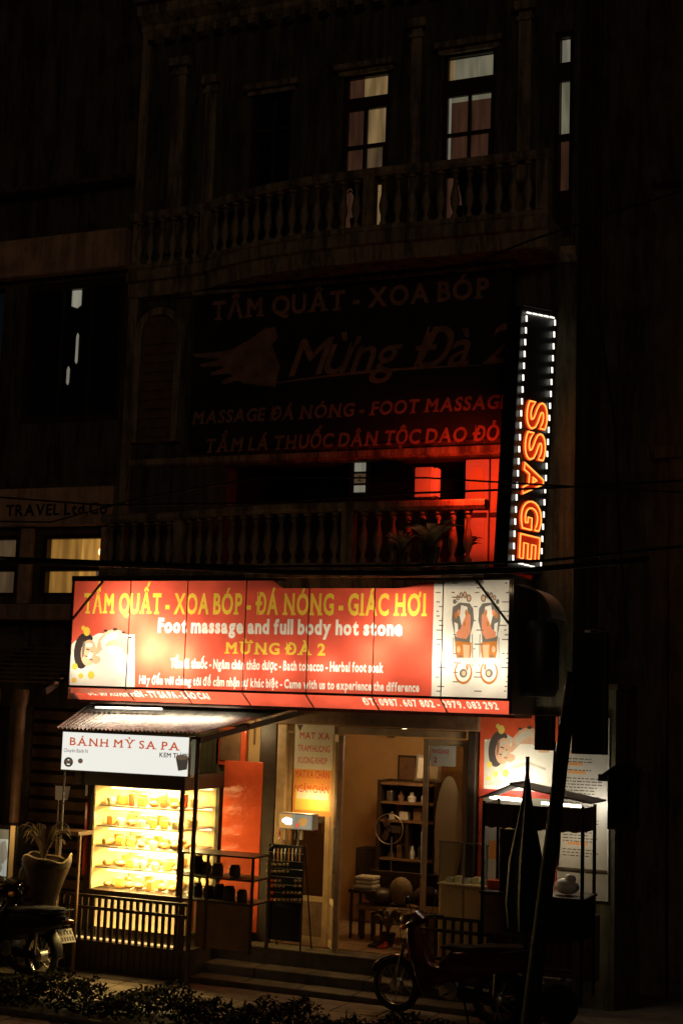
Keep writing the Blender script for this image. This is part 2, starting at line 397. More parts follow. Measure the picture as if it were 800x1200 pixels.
# kerb of the side lane running away past the shop corner
g0 = gr(655, 1182, G); g1 = gr(722, 1137, G)
sk = struct('lane_kerb', MB().bar((g0.x, g0.y, G+.03), (g1.x, g1.y, G+.03), .07, .06), M['whitepaint'])
p0 = gr(690, 1200, G); struct('lane', MB().prism([(p0.x+.25, p0.y-.9), (p0.x+9, p0.y-1.5), (p0.x+9, p0.y+.55), (p0.x+.55, p0.y+.55)], G+.004, G+.008, 'xy'), M['tile'])
# steps up to the shop
steps = struct('shop_steps', MB().box(-1.25, 2.9, -.38, .0, G-.1, FL), M['concrete'])
for k, (y0, y1, z) in enumerate(((-.72, -.38, .45), (-1.04, -.72, .345))):
    n = 6; w = 3.9/n
    for i in range(n):
        part('step_stone', MB().bbox(-1.2+i*w+.004, -1.2+(i+1)*w-.004, y0, y1-.003, G, z, .012), M['concrete'], steps)
for i in range(7): part('edge_stone', MB().bbox(-1.23+i*.58+.003, -1.23+(i+1)*.58-.003, -.42, -.12, FL+.001, FL+.03, .008), M['concrete'], steps)
struct('terrace', MB().box(-3.0, -1.255, -1.02, 0, G-.1, FL), M['concrete'])

# =================================================================== MAIN BUILDING
LX, RX, TOP = -3.04, 3.28, 13.6
bld = thing('shop_building', 'dark four storey townhouse with curved balustrade balconies above the lit massage shop', 'building', (0, 0, G))
def wall_grid(x0, x1, z0, z1, holes, y0, y1):
    mb = MB(); xs = sorted({x0, x1, *[h[0] for h in holes], *[h[1] for h in holes]}); zs = sorted({z0, z1, *[h[2] for h in holes], *[h[3] for h in holes]})
    for a, b in zip(xs, xs[1:]):
        run = None
        for c, d in zip(zs, zs[1:]):
            if any(h[0]-1e-6 <= a and b <= h[1]+1e-6 and h[2]-1e-6 <= c and d <= h[3]+1e-6 for h in holes):
                if run: mb.box(a, b, y0, y1, *run); run = None
            else: run = (run[0], d) if run else (c, d)
        if run: mb.box(a, b, y0, y1, *run)
    return mb
DR = (-.72, 1.74)   # shopfront opening
holes = [(-.17, .45, 8.72, 11.08), (1.13, 1.79, 8.72, 11.16), (2.5, 2.72, 8.72, 11.2), (-1.42, -.86, 8.72, 11.0),
         (-1.55, 2.1, 4.95, 6.22), (DR[0], DR[1], FL, 3.2), (-1.5, -.74, FL, 3.3)]
holes.append((2.80, RX, 3.62, TOP))
part('wall', wall_grid(LX, RX, G-.2, TOP, holes, 0, .28), M['plaster'], bld)
part('side_wall', MB().box(2.52, 2.80, .281, 9, 3.62, TOP), M['plaster'], bld)
part('side_wall', MB().box(RX-.28, RX, .281, 1.05, G-.2, 3.6).box(LX, LX+.28, .281, 9, G-.2, TOP), M['plaster'], bld)
part('roof', MB().box(LX-.1, 2.9, -.1, 9, TOP, TOP+.2).box(2.8, RX+.02, -.02, 1.05, 3.621, 3.68), M['plaster2'], bld)
# corner pilaster strip on the left edge and thin pilasters on the top storey
for x, w, z0, z1, d in ((LX+.06, .13, 3.6, TOP, .07), (-2.47, .2, 9.0, 11.5, .06), (-2.0, .16, 9.0, 11.2, .04), (2.15, .16, 9.0, 11.5, .05), (.8, .14, 9.0, 11.5, .05)):
    p = part('pilaster', MB().bbox(x-w/2, x+w/2, -d, .01, z0, z1, .012), M['trim'], bld)
    if z0 > 8: part('capital', MB().bbox(x-w/2-.05, x+w/2+.05, -d-.05, .01, z1+.001, z1+.12, .02).bbox(x-w/2-.02, x+w/2+.02, -d-.02, .01, z1-.12, z1-.06, .01), M['trim'], p)
# cornices
def cornice(name, x0, x1, z, prof, mat=M['trim'], yb=0.):
    mb = MB(); poly = [(yb, z)]+[(yb-d, z+h) for d, h in prof]+[(yb, z+prof[-1][1])]
    mb.prism(poly, x0, x1, 'yz'); return part(name, mb, mat, bld)
cornice('cornice', LX-.02, 2.8, 12.0, [(.02, .0), (.08, .05), (.08, .12), (.2, .22), (.22, .34), (.3, .36), (.3, .48)])
cornice('string_course', LX, 2.8, 8.42, [(.03, 0), (.05, .05), (.10, .1), (.1, .16)])
cornice('string_course', LX, 2.0, 6.24, [(.02, 0), (.06, .03), (.06, .1)])
for i in range(23): part('cornice_block', MB().box(LX+.12+i*.245, LX+.22+i*.245, -.16, -.02, 11.88, 11.995), M['trim'], bld)

# curved balconies
def bal_y(x):
    pts = [(-3.04, -.06), (-2.3, -.10), (-1.9, -.14), (-1.64, -.27), (-1.2, -.42), (-.8, -.51), (-.2, -.58), (.5, -.60), (1.3, -.56), (2.0, -.55), (2.7, -.54)]
    for (a, c), (b, d) in zip(pts, pts[1:]):
        if x <= b: return c+(d-c)*(x-a)/(b-a)
    return pts[-1][1]
BX = [-3.02+i*(5.62/56) for i in range(57)]
def sweep(prof, x0=-3.04, x1=2.62, extra=0.):
    """profile of (offset outwards, z) swept along the balcony's curved front"""
    mb = MB(); n = 60; k = len(prof); xs = [x0+(x1-x0)*i/n for i in range(n+1)]
    for x in xs:
        for d, z in prof: mb.v.append((x, bal_y(x)-d-extra, z))
    for i in range(n):
        for j in range(k): mb.f.append((i*k+j, i*k+(j+1) % k, (i+1)*k+(j+1) % k, (i+1)*k+j)); mb.mi.append(0)
    mb.f += [tuple(range(k)), tuple(n*k+j for j in range(k))]; mb.mi += [0, 0]; return mb
balus_prof = [(.045, 0), (.045, .05), (.03, .06), (.022, .1), (.05, .2), (.058, .27), (.045, .36), (.024, .47), (.02, .53), (.036, .56), (.036, .585), (.022, .6), (.048, .62), (.048, .66)]
balus = MB().lathe(balus_prof, n=10).mesh('baluster', M['trim'], True)
def balcony(zd, zr, extra, slab_h, xe=2.62):
    b = part('balcony', sweep([(-.55-extra, zd), (.06, zd), (.10, zd-.04), (.10, zd-slab_h*.45), (.05, zd-slab_h*.5), (.03, zd-slab_h), (-.55-extra, zd-slab_h)], extra=extra, x1=xe), M['trim'], bld)
    part('rail', sweep([(-.06, zr-.11), (.06, zr-.11), (.085, zr-.07), (.085, zr-.02), (.05, zr), (-.05, zr), (-.085, zr-.02), (-.085, zr-.07)], extra=extra, x1=xe), M['trim'], b)
    part('plinth_course', sweep([(-.06, zd+.002), (.07, zd+.002), (.07, zd+.06), (-.06, zd+.06)], extra=extra, x1=xe), M['trim'], b)
    h = zr-.11-(zd+.06)
    for i in range(33):
        x = -2.93+i*.171
        if x > xe-.05: break
        if i in (6, 20, 32): part('pier', MB().bbox(x-.07, x+.07, bal_y(x)-extra-.075, bal_y(x)-extra+.075, zd+.06, zr-.11, .01), M['trim'], b)
        else: inst('baluster', balus, (x, bal_y(x)-extra, zd+.06), b, scale=(1, 1, h/.66))
    return b
balcony(8.80, 9.56, 0, .36)
balcony(4.86, 5.60, .30, .22, 2.06)

# upper balcony doors / windows
def french_window(x0, x1, z0, z1, panes, label=None):
    w = part('window', MB().box(x0, x0+.05, .06, .16, z0, z1).box(x1-.05, x1, .06, .16, z0, z1).box(x0+.05, x1-.05, .06, .16, z1-.05, z1).box(x0+.05, x1-.05, .06, .16, z0, z0+.05), M['darkwood'], bld, label=label)
    for a, b, c, d, m in panes:
        part('pane', MB().box(a, b, .12, .128, c, d), m, w)
    return w
def mull(w, bars):
    for a, b, c, d in bars: part('glazing_bar', MB().bbox(a, b, .075, .118, c, d, .005), M['darkwood'], w)
D = M['darkglass']
w = french_window(-.17, .45, 8.72, 11.08, [(-.12, .07, 10.78, 11.03, M['wred']), (.07, .40, 10.78, 11.03, M['wtan']), (-.12, .10, 10.16, 10.62, M['wred']), (.13, .36, 10.16, 10.62, M['wtan']),
    (-.12, .10, 9.72, 10.13, M['wred']), (.13, .36, 9.72, 10.13, M['wdim']), (-.12, .10, 8.95, 9.66, M['wred']), (.13, .36, 8.95, 9.66, M['wtan'])], 'tall window with a brown curtain on its left and tan light on its right')
mull(w, [(-.12, .40, 10.62, 10.78), (.09, .14, 8.77, 10.62), (-.12, .09, 10.12, 10.17), (.14, .40, 10.12, 10.17), (-.12, .09, 9.64, 9.73), (.14, .40, 9.64, 9.73), (.35, .40, 8.77, 10.11), (-.12, .40, 8.775, 8.95)])
w = french_window(1.13, 1.79, 8.72, 11.16, [(1.18, 1.24, 10.83, 11.1, M['wtan']), (1.24, 1.74, 10.83, 11.1, M['wgrey']), (1.18, 1.21, 9.7, 10.62, M['wpale']), (1.21, 1.43, 10.16, 10.56, M['wred']), (1.21, 1.43, 10.56, 10.62, M['wgrey']), (1.46, 1.70, 10.16, 10.56, M['wred']), (1.46, 1.70, 10.56, 10.62, M['wgrey']),
    (1.21, 1.43, 9.7, 10.13, M['wred']), (1.46, 1.70, 9.7, 10.13, M['wred']), (1.18, 1.43, 8.95, 9.62, M['wred']), (1.46, 1.70, 8.95, 9.62, D)], 'tall window with red brown curtains drawn below a grey transom')
mull(w, [(1.18, 1.74, 10.62, 10.83), (1.43, 1.47, 8.77, 10.62), (1.18, 1.43, 10.12, 10.165), (1.47, 1.74, 10.12, 10.165), (1.18, 1.43, 9.62, 9.71), (1.47, 1.74, 9.62, 9.71), (1.69, 1.74, 8.77, 10.11), (1.18, 1.74, 8.775, 8.95)])
w = french_window(2.5, 2.72, 8.72, 11.2, [(2.56, 2.66, 10.85, 11.14, M['wpale']), (2.56, 2.66, 9.98, 10.62, M['wgrey']), (2.56, 2.66, 9.3, 9.9, M['wred'])], 'narrow window showing only a slit of pale light')
mull(w, [(2.55, 2.67, 10.62, 10.85), (2.55, 2.67, 9.9, 9.98), (2.55, 2.67, 8.78, 9.3)])
w = french_window(-1.42, -.86, 8.72, 11.0, [(-1.37, -.91, 8.77, 10.95, D)], 'unlit tall window')
mull(w, [(-1.16, -1.12, 8.77, 10.95), (-1.37, -1.16, 10.5, 10.55), (-1.12, -.91, 10.5, 10.55), (-1.37, -1.16, 9.75, 9.8), (-1.12, -.91, 9.75, 9.8)])
for a, b, z in ((-.17, .45, 11.08), (1.13, 1.79, 11.16), (-1.42, -.86, 11.0)):
    part('window_hood', MB().bbox(a-.1, b+.1, -.09, .0, z+.02, z+.1, .015).box(a-.05, b+.05, -.04, .0, z-.04, z+.02), M['trim'], bld)
# arched blind window, left of the billboard
def arch(cx, z0, zs, w, d0, d1, ri, n=14):
    mb = MB(); pts = [(cx-w, z0)]+[(cx-w*math.cos(math.pi*i/n), zs+w*math.sin(math.pi*i/n)) for i in range(n+1)]+[(cx+w, z0)]
    inn = [(cx-ri, z0)]+[(cx-ri*math.cos(math.pi*i/n), zs+ri*math.sin(math.pi*i/n)) for i in range(n+1)]+[(cx+ri, z0)]
    for i in range(len(pts)-1):
        q = [pts[i], pts[i+1], inn[i+1], inn[i]]; mb.prism(q, d0, d1)
    return mb
ar = part('arched_window', arch(-2.57, 6.55, 7.95, .34, -.09, .0, .25), M['trim'], bld)
part('shutter', MB().prism([(-2.82, 6.55)]+[(-2.57-.25*math.cos(math.pi*i/12), 7.95+.25*math.sin(math.pi*i/12)) for i in range(13)]+[(-2.32, 6.55)], -.03, -.001), M['wood'], ar)
for i in range(11): part('slat', MB().bbox(-2.79, -2.35, -.05, -.031, 6.62+i*.12, 6.7+i*.12, .006), M['wood'], ar)
# first floor loggia behind the lower balcony: doors with arched panels
lg = part('loggia', MB().box(-1.55, 2.1, 1.6, 1.7, 4.6, 6.5).box(-1.6, 2.15, .28, 1.6, 6.225, 6.3).box(-1.6, 2.15, .28, 1.6, 4.7, 4.86).box(-1.65, -1.55, .28, 1.6, 4.86, 6.225), M['black'], bld)
for k, x in enumerate((1.5, 1.8)):
    d = part('balcony_door', MB().bbox(x+.01, x+.29, .05, .1, 4.9, 6.2, .008), M['whitepaint'], bld, label='pale balcony door leaf washed in red light')
    part('door_panel', MB().prism([(x+.06, 5.62)]+[(x+.15-.09*math.cos(math.pi*i/10), 6.0+.11*math.sin(math.pi*i/10)) for i in range(11)]+[(x+.24, 5.62)], .03, .049), M['cream'], d)
    part('door_panel', MB().bbox(x+.05, x+.25, .035, .049, 4.95, 5.5, .006), M['whitepaint'], d)
    part('door_rail', MB().bbox(x+.02, x+.28, .02, .048, 5.53, 5.58, .005), M['darkwood'], d)
z = AZ(421, 560, .1); x = AX(421, 560, .1)
w = part('window', MB().box(x-.13, x+.13, .12, .16, z-.3, z+.3), M['darkwood'], bld, label='small lit window above the lower balcony')
for c, d, m in ((z+.08, z+.26, M['wpale']), (z-.06, z+.05, M['wdim']), (z-.17, z-.09, M['wpale'])): part('pane', MB().box(x-.07, x+.07, .105, .118, c, d), m, w)
part('door_number', flat_print(([*rect(x-.069, x+.069, z-.059, z+.049)], M['wdim']), [(M['ink'], text_polys('2', x-.03, x+.03, z-.04, z+.035))], lambda u, v: (u, .103, v))[0], [M['wdim'], M['ink']], w)

# =================================================================== SHOP INTERIOR
CE = 3.25
room = thing('shop_room', 'warmly lit massage shop interior behind the glass doors, with orange walls', 'room', (.5, 2.0, FL))
part('wall', MB().box(-1.6, 1.9, 3.0, 3.1, FL, CE), M['amberwall'], room)
part('wall', MB().box(-1.72, -1.6, .3, 3.0, FL, CE), M['amberwall'], room)
part('wall', MB().box(1.9, 2.0, .3, 3.0, FL, CE), M['amberwall'], room)
part('ceiling', MB().box(-1.72, 2.0, .29, 3.1, CE+.001, CE+.08), M['cream'], room)
fl = part('floor', MB().box(-1.72, 2.0, .0, 3.1, FL-.05, FL+.002), M['floor_in'], room)
ft = MB().bbox(-.195, .195, -.195, .195, 0, .01, .003).mesh('floor_tile', M['floor_in'])
for i in range(9):
    for j in range(7): inst('floor_tile', ft, (-1.45+i*.4, .25+j*.4, FL+.002), fl)
rl = thing('ceiling_lamp', 'amber ceiling lamp inside the shop', 'lamp', (.3, 1.5, 3.1))
part('shade', MB().lathe([(.02, 3.24), (.12, 3.22), (.16, 3.16), (.15, 3.14)], (.3, 1.5, 0)), M['whitepaint'], rl, True); part('bulb', MB().ball((.3, 1.5, 3.13), .05), M['tubea'], rl, True)
lamp('POINT', (.3, 1.3, 2.98), 17, (1, .62, .28), .08, parent=rl)
lamp('POINT', (1.5, 1.6, 2.9), 9, (1, .78, .50), .08, parent=rl)

# shopfront frames
sf = thing('shopfront', 'brown timber shopfront frame with tall glass doors standing open', 'shopfront', (.5, 0, FL))
part('lintel', MB().bbox(-.76, 1.78, -.10, .04, 3.12, 3.30, .015), M['wood'], sf)
part('transom_rail', MB().bbox(-.6, 1.6, -.03, .05, 3.03, 3.115, .008), M['frame'], sf)
for x, w_, m in ((-.80, .22, M['darkwood']), (-.62, .12, M['frame']), (1.70, .10, M['darkwood'])):
    part('post', MB().bbox(x-w_/2, x+w_/2, -.09, .06, FL+.03, 3.118 if x > -.7 else 3.29, .012), m, sf)
def glass_door(pts, label, lower=.5, fm=None):
    (xa, ya), (xb, yb) = pts; fm = fm or M['frame']
    a = Vector((xa, ya, 0)); b = Vector((xb, yb, 0)); d = (b-a).normalized(); L = (b-a).length
    z0, z1 = FL+.05, 3.02
    dd = part('door', MB().bar(a+d*.03+Vector((0, 0, z0)), a+d*.03+Vector((0, 0, z1)), .06, .045).bar(b-d*.03+Vector((0, 0, z0)), b-d*.03+Vector((0, 0, z1)), .06, .045)
        .bar(a+d*.06+Vector((0, 0, z1-.04)), b-d*.06+Vector((0, 0, z1-.04)), .042, .08).bar(a+d*.06+Vector((0, 0, z0+.04)), b-d*.06+Vector((0, 0, z0+.04)), .042, .08)
        .bar(a+d*.06+Vector((0, 0, z0+lower)), b-d*.06+Vector((0, 0, z0+lower)), .042, .06), fm, sf, label=label)
    def pan(za, zb, t): return MB().bar(a+d*.06+Vector((0, 0, (za+zb)/2)), b-d*.06+Vector((0, 0, (za+zb)/2)), t, zb-za)
    part('pane', pan(z0+lower+.03, z1-.08, .008), M['dglass'], dd); part('kick_panel', pan(z0+.08, z0+lower-.03, .02), M['wood'], dd)
    return dd
d1 = glass_door(((-.555, -.0), (.0, -.02)), 'closed glass door leaf carrying the price poster')
d2 = glass_door(((.035, -.03), (.26, -.36)), 'glass door leaf swung open towards the steps')
d3 = glass_door(((1.12, -.02), (1.64, .0)), 'right glass door leaf with an oval frosted sticker')
for dd, x, y in ((d2, .23, -.40), (d3, 1.15, -.07)): part('handle', MB().tube([(x, y, 1.5), (x, y-.03, 1.52), (x, y-.03, 2.0), (x, y, 2.02)], .012), M['steel'], dd, True)
# poster on the left leaf
xa, xb = AX(346, 850, -.05), AX(392, 850, -.05)
def pz(y): return AZ(368, y, -.05)
mb, mats = flat_print((rect(xa, xb, pz(956), pz(848)), M['paper']), [
    (M['inkorange'], [rect(xa, xb, pz(956), pz(902))]), (M['inkyellow'], [rect(xa+.03, xb-.03, pz(950), pz(925))]), (M['towel'], [rect(xa+.05, xb-.05, pz(937), pz(926))]),  # orange, yellow and white blocks paint the glare on the lower poster
    (M['inkred'], text_polys('MAT XA', xa+.06, xb-.06, pz(866), pz(858), .02)), (M['ink'], [[(xa+.02, pz(850)), (xa+.1, pz(850)), (xa+.06, pz(858))]]),
    (M['inkred'], text_polys('TRAM HUONG', xa+.04, xb-.05, pz(881), pz(873), .01)), (M['inkred'], text_polys('XUONG KHOP', xa+.04, xb-.08, pz(895), pz(887), .01)),
    (M['inkred'], text_polys('MATXA CHÂN', xa+.02, xb-.05, pz(912), pz(903), .01)), (M['inkred'], text_polys('NGÂM CHÂN', xa+.02, xb-.05, pz(929), pz(920), .01))], lambda u, v: (u, -.045, v))
o = solo('price_poster', mb, mats, 'tall paper price poster on the closed glass door left of the entrance', 'poster')
mb, mats = flat_print(([(p[0], p[1]) for p in ell(1.43, 2.0, .16, .62, 24)], M['amberwall']), [], lambda u, v: (u, -.035, v))
part('sticker', mb, mats, d3)
mb, mats = flat_print((rect(1.2, 1.5, 2.72, 2.95), M['paper']), [(M['inkred'], text_polys('MASSAGE', 1.22, 1.42, 2.86, 2.91, .03)+text_polys('2', 1.24, 1.28, 2.76, 2.82, .03))], lambda u, v: (u, -.034, v))
part('door_notice', mb, mats, d3)
# small wall beyond the left post: amber wall with dark framed picture and red board
solo('amber_wall_panel', MB().box(-1.5, -.88, .1, .14, 2.9, 3.3).box(-1.5, -.88, .1, .14, FL, 2.9), M['amberwall'], 'orange lit wall panel between the bakery case and the dark entrance post', 'wall panel')
for i in range(3): solo('wall_batten', MB().bbox(-1.22+i*.14, -1.2+i*.14, .07, .098, 2.86, 3.29, .004), M['wood'], 'thin wooden batten on the orange wall panel above the red board', 'batten', 'battens on the orange wall panel')
pf = thing('framed_picture', 'dark framed picture with red inner border under the corrugated roof', 'picture frame', (-1.35, .03, 2.6))
part('frame', MB().bbox(-1.54, -1.14, .0, .06, 2.6, 3.1, .01), M['redboard'], pf); part('canvas', MB().bbox(-1.47, -1.2, -.02, -.001, 2.66, 3.02, .004), M['wood'], pf)
rb = thing('red_banner_stand', 'glossy red panel lit orange by the glass bakery case beside it', 'banner', (-1.05, -.06, FL))
part('panel', MB().bbox(AX(264, 900, -.08), AX(309, 900, -.08), -.10, -.07, .72, AZ(285, 892, -.08), .006), M['redboard'], rb)
part('foot', MB().bbox(-1.2, -.9, -.2, .03, FL+.03, .72, .01), M['blackmetal'], rb)

# inside: shelf unit, framed mirror, sconce, bench, plants
su = thing('shelf_unit', 'tall dark shelf unit against the orange wall inside the shop', 'shelf', (.75, 2.3, FL))
x0, x1 = AX(441, 950, 2.1), AX(512, 950, 2.1); zt = AZ(470, 915, 2.1); zb = FL+.02
part('side_panel', MB().bbox(x0, x0+.05, 2.1, 2.5, zb, zt, .005), M['darkwood'], su); part('side_panel', MB().bbox(x1-.05, x1, 2.1, 2.5, zb, zt, .005), M['darkwood'], su); part('back_panel', MB().box(x0+.05, x1-.05, 2.47, 2.5, zb, zt), M['darkwood'], su)
zs = [zt-.03, zt-.27, zt-.5, zt-.98, .85]
for z in zs: part('shelf', MB().bbox(x0+.052, x1-.052, 2.1, 2.46, z-.03, z, .004), M['wood'], su)
part('divider', MB().bbox((x0+x1)/2-.02, (x0+x1)/2+.02, 2.12, 2.46, zs[3], zs[2]-.03, .004), M['darkwood'], su)
rg = random.Random(3)
nmz = {'cloth': 'dark', 'pot': 'brown', 'steel': 'silvery', 'wood': 'wooden', 'whitepaint': 'white'}
for k, z in enumerate(zs[1:4]):
    x = x0+.1
    while x < x1-.2:
        w_ = rg.uniform(.06, .13); h_ = rg.uniform(.08, .17); c = rg.choice(['cloth', 'pot', 'steel', 'wood', 'whitepaint'])
        if rg.random() < .5: solo('ornament_bottle', MB().lathe([(w_*.4, z), (w_*.45, z+h_*.5), (w_*.2, z+h_*.7), (w_*.18, z+h_)], (x+w_/2, 2.25, .001), 10), M[c], nmz[c]+' bottle standing on the '+('upper', 'middle', 'lowest')[k]+' shelf of the dark shelf unit', 'bottle', 'small ornaments on the dark shelf unit', True)
        else: solo('ornament_box', MB().bbox(x, x+w_, 2.18, 2.3, z+.001, z+h_, .008), M[c], nmz[c]+' little box standing on the '+('upper', 'middle', 'lowest')[k]+' shelf of the dark shelf unit', 'box', 'small ornaments on the dark shelf unit')
        x += w_+rg.uniform(.02, .08)
mf = thing('framed_mirror', 'pale framed picture leaning on top of the dark shelf unit', 'picture frame', (x1-.15, 2.2, zt))
part('frame', MB().prism([(x1-.36, zt+.002), (x1+.0, zt+.002), (x1+.02, zt+.32), (x1-.33, zt+.34)], 2.2, 2.24), M['steel'], mf); part('glass', MB().prism([(x1-.32, zt+.04), (x1-.04, zt+.04), (x1-.02, zt+.28), (x1-.30, zt+.3)], 2.185, 2.198), M['whitepaint'], mf)
sc = thing('wall_sconce', 'small dark triangular wall sconce high on the orange wall', 'wall lamp', (.05, 2.94, 2.9))
x = AX(458, 858, 2.9); z = AZ(458, 858, 2.9)
part('shade', MB().prism([(x-.12, z+.07), (x+.12, z+.07), (x+.03, z-.08), (x-.03, z-.08)], 2.86, 2.94), M['wood'], sc); part('plate', MB().bbox(x-.05, x+.05, 2.941, 2.995, z-.06, z+.05, .006), M['darkwood'], sc)
bn = thing('wooden_bench', 'low dark wooden bench inside the shop doorway', 'bench', (.5, 1.0, FL))
part('seat', MB().bbox(.0, 1.1, .8, 1.25, FL+.36, FL+.41, .01), M['wood'], bn); part('backrest', MB().bbox(.0, 1.1, 1.22, 1.26, FL+.5, FL+.78, .01), M['darkwood'], bn)
for x in (.05, 1.0):
    for y in (.85, 1.2): part('leg', MB().bbox(x, x+.05, y-.02, y+.03, FL+.012, FL+.358, .005), M['darkwood'], bn)
def cushion(x, y, z, rx, ry, rz, mat, label): return solo('cushion', MB().ball((x, y, z+rz), rx, ry, rz, 14, 8), M[mat], label, 'cushion', None, True)
cushion(.25, .98, FL+.411, .2, .17, .1, 'pot', 'brown patterned cushion lying on the left of the bench')
cushion(.83, .98, FL+.411, .17, .16, .13, 'cloth', 'dark cushion lying on the right of the bench')
cushion(.5, 1.0, FL+.411, .14, .15, .17, 'dryleaf', 'pale brown bundle lying in the middle of the bench')
solo('towel_stack', MB().bbox(-.05, .2, .85, 1.1, FL+.59, FL+.64, .02).bbox(-.04, .19, .86, 1.1, FL+.645, FL+.69, .02).bbox(-.05, .2, .85, 1.1, FL+.695, FL+.735, .018), M['paper'], 'stack of folded pale towels on the small stool inside the doorway', 'towels')
stl = thing('stool', 'small stool carrying folded towels inside the doorway', 'stool', (.07, .97, FL)); part('seat', MB().bbox(-.1, .25, .8, 1.15, FL+.54, FL+.588, .01), M['darkwood'], stl)
for x in (-.08, .2):
    for y in (.82, 1.1): part('leg', MB().bbox(x, x+.03, y, y+.03, FL+.012, FL+.538, .004), M['darkwood'], stl)
ac = thing('armchair', 'dark padded armchair beyond the bench in the shop', 'armchair', (1.2, 1.6, FL))
part('seat', MB().bbox(.85, 1.5, 1.4, 1.9, FL+.2, FL+.42, .05), M['cloth'], ac, True); part('backrest', MB().bbox(.85, 1.5, 1.8, 1.98, FL+.421, FL+.95, .06), M['cloth'], ac, True)
for x in (.75, 1.5): part('armrest', MB().bbox(x, x+.12, 1.38, 1.95, FL+.15, FL+.6, .04), M['cloth'], ac, True)
for x in (.8, 1.52):
    for y in (1.42, 1.88): part('leg', MB().bbox(x, x+.04, y, y+.04, FL+.012, FL+.15, .004), M['darkwood'], ac)
fn = thing('standing_fan', 'standing fan with a round wire guard beside the orange wall', 'fan', (-.1, 2.2, FL))
part('base', MB().lathe([(.18, .012), (.18, .04), (.03, .07)], (-.1, 2.2, FL), 16), M['cloth'], fn, True); part('pole', MB().tube([(-.1, 2.2, FL+.06), (-.1, 2.2, FL+1.1)], .014, 8), M['steel'], fn, True)
part('guard', torus_y(-.1, 2.1, FL+1.2, .19, .008), M['steel'], fn, True); part('motor', MB().lathe([(.04, -.1), (.06, 0), (.05, .12)], (-.1, 2.2, FL+1.2), 10, 'y'), M['cloth'], fn, True)
for i in range(3):
    a = 2.1*i; part('blade', MB().bar((-.1+.04*math.cos(a), 2.09, FL+1.2+.04*math.sin(a)), (-.1+.16*math.cos(a), 2.11, FL+1.2+.16*math.sin(a)), .01, .09), M['iron'], fn)
for i, (x, z, m) in enumerate(((-.35, 1.9, 'paper'), (-.2, 2.35, 'wood'), (1.45, 2.45, 'paper'))):
    w_ = thing('wall_picture', ('pale small notice low on the orange wall at the left', 'wooden framed picture above the small notice on the orange wall', 'pale framed certificate at the right of the orange wall')[i], 'picture frame', (x, 2.98, z))
    part('frame', MB().bbox(x-.14, x+.14, 2.96, 2.998, z, z+.36, .006), M['darkwood'], w_); part('print', MB().bbox(x-.11, x+.11, 2.952, 2.959, z+.03, z+.33, .002), M[m], w_)
for i, x in enumerate((.55, .75, .95)): solo('hanging_towel', MB().bbox(x, x+.14, 2.0, 2.03, FL+.45, FL+.95, .012), M[('paper', 'cloth', 'pot')[i]], ('pale towel hanging before the lower part of the dark shelf unit', 'dark towel hanging in the middle before the shelf unit', 'brown towel hanging at the right before the shelf unit')[i], 'towel')
for i, (x, y, m) in enumerate(((.35, .35, 'cloth'), (.48, .33, 'redboard'), (.68, .38, 'paper'))):
    solo('slipper', MB().bbox(x, x+.085, y, y+.22, FL+.013, FL+.045, .012).ball((x+.043, y+.17, FL+.05), .04, .05, .025, 8, 5), M[m], ('dark slipper on the floor inside the doorway', 'red slipper on the floor inside the doorway', 'pale slipper on the floor inside the doorway')[i], 'slipper')
for i, (x, y, w_, h_, m) in enumerate(((-.5, 2.6, .4, .9, 'cloth'), (-.45, 2.2, .3, .45, 'wood'), (1.62, 1.1, .22, .8, 'darkwood'))):
    c_ = thing('cabinet', ('dark waist high cabinet in the back left corner of the shop', 'low wooden chest before the dark cabinet in the shop', 'narrow dark cabinet at the right wall of the shop')[i], 'cabinet', (x, y, FL))
    part('body', MB().bbox(x-w_/2, x+w_/2, y-.15, y+.15, FL+.013, FL+h_, .01), M[m], c_); part('door', MB().bbox(x-w_/2+.02, x+w_/2-.02, y-.17, y-.151, FL+.05, FL+h_-.04, .005), M[m], c_); part('handle', MB().tube([(x+.05, y-.185, FL+h_*.45), (x+.05, y-.185, FL+h_*.65)], .008, 6), M['steel'], c_, True)
for i in range(4): solo('hung_garment', MB().prism([(-.36+i*.11, FL+1.5), (-.26+i*.11, FL+1.5), (-.24+i*.11, FL+.95-.05*(i % 2)), (-.38+i*.11, FL+.93)], 2.5-.03*i, 2.52-.03*i), M[('cloth', 'pot', 'boardpale', 'darkwood')[i]], ('dark garment hung left of the standing fan', 'brown garment hung second from the left behind the fan', 'reddish garment hung third from the left behind the fan', 'near black garment hung directly behind the fan')[i], 'garment')
cushion(1.18, 1.6, FL+.42, .2, .15, .16, 'wood', 'brown cushion on the dark armchair')
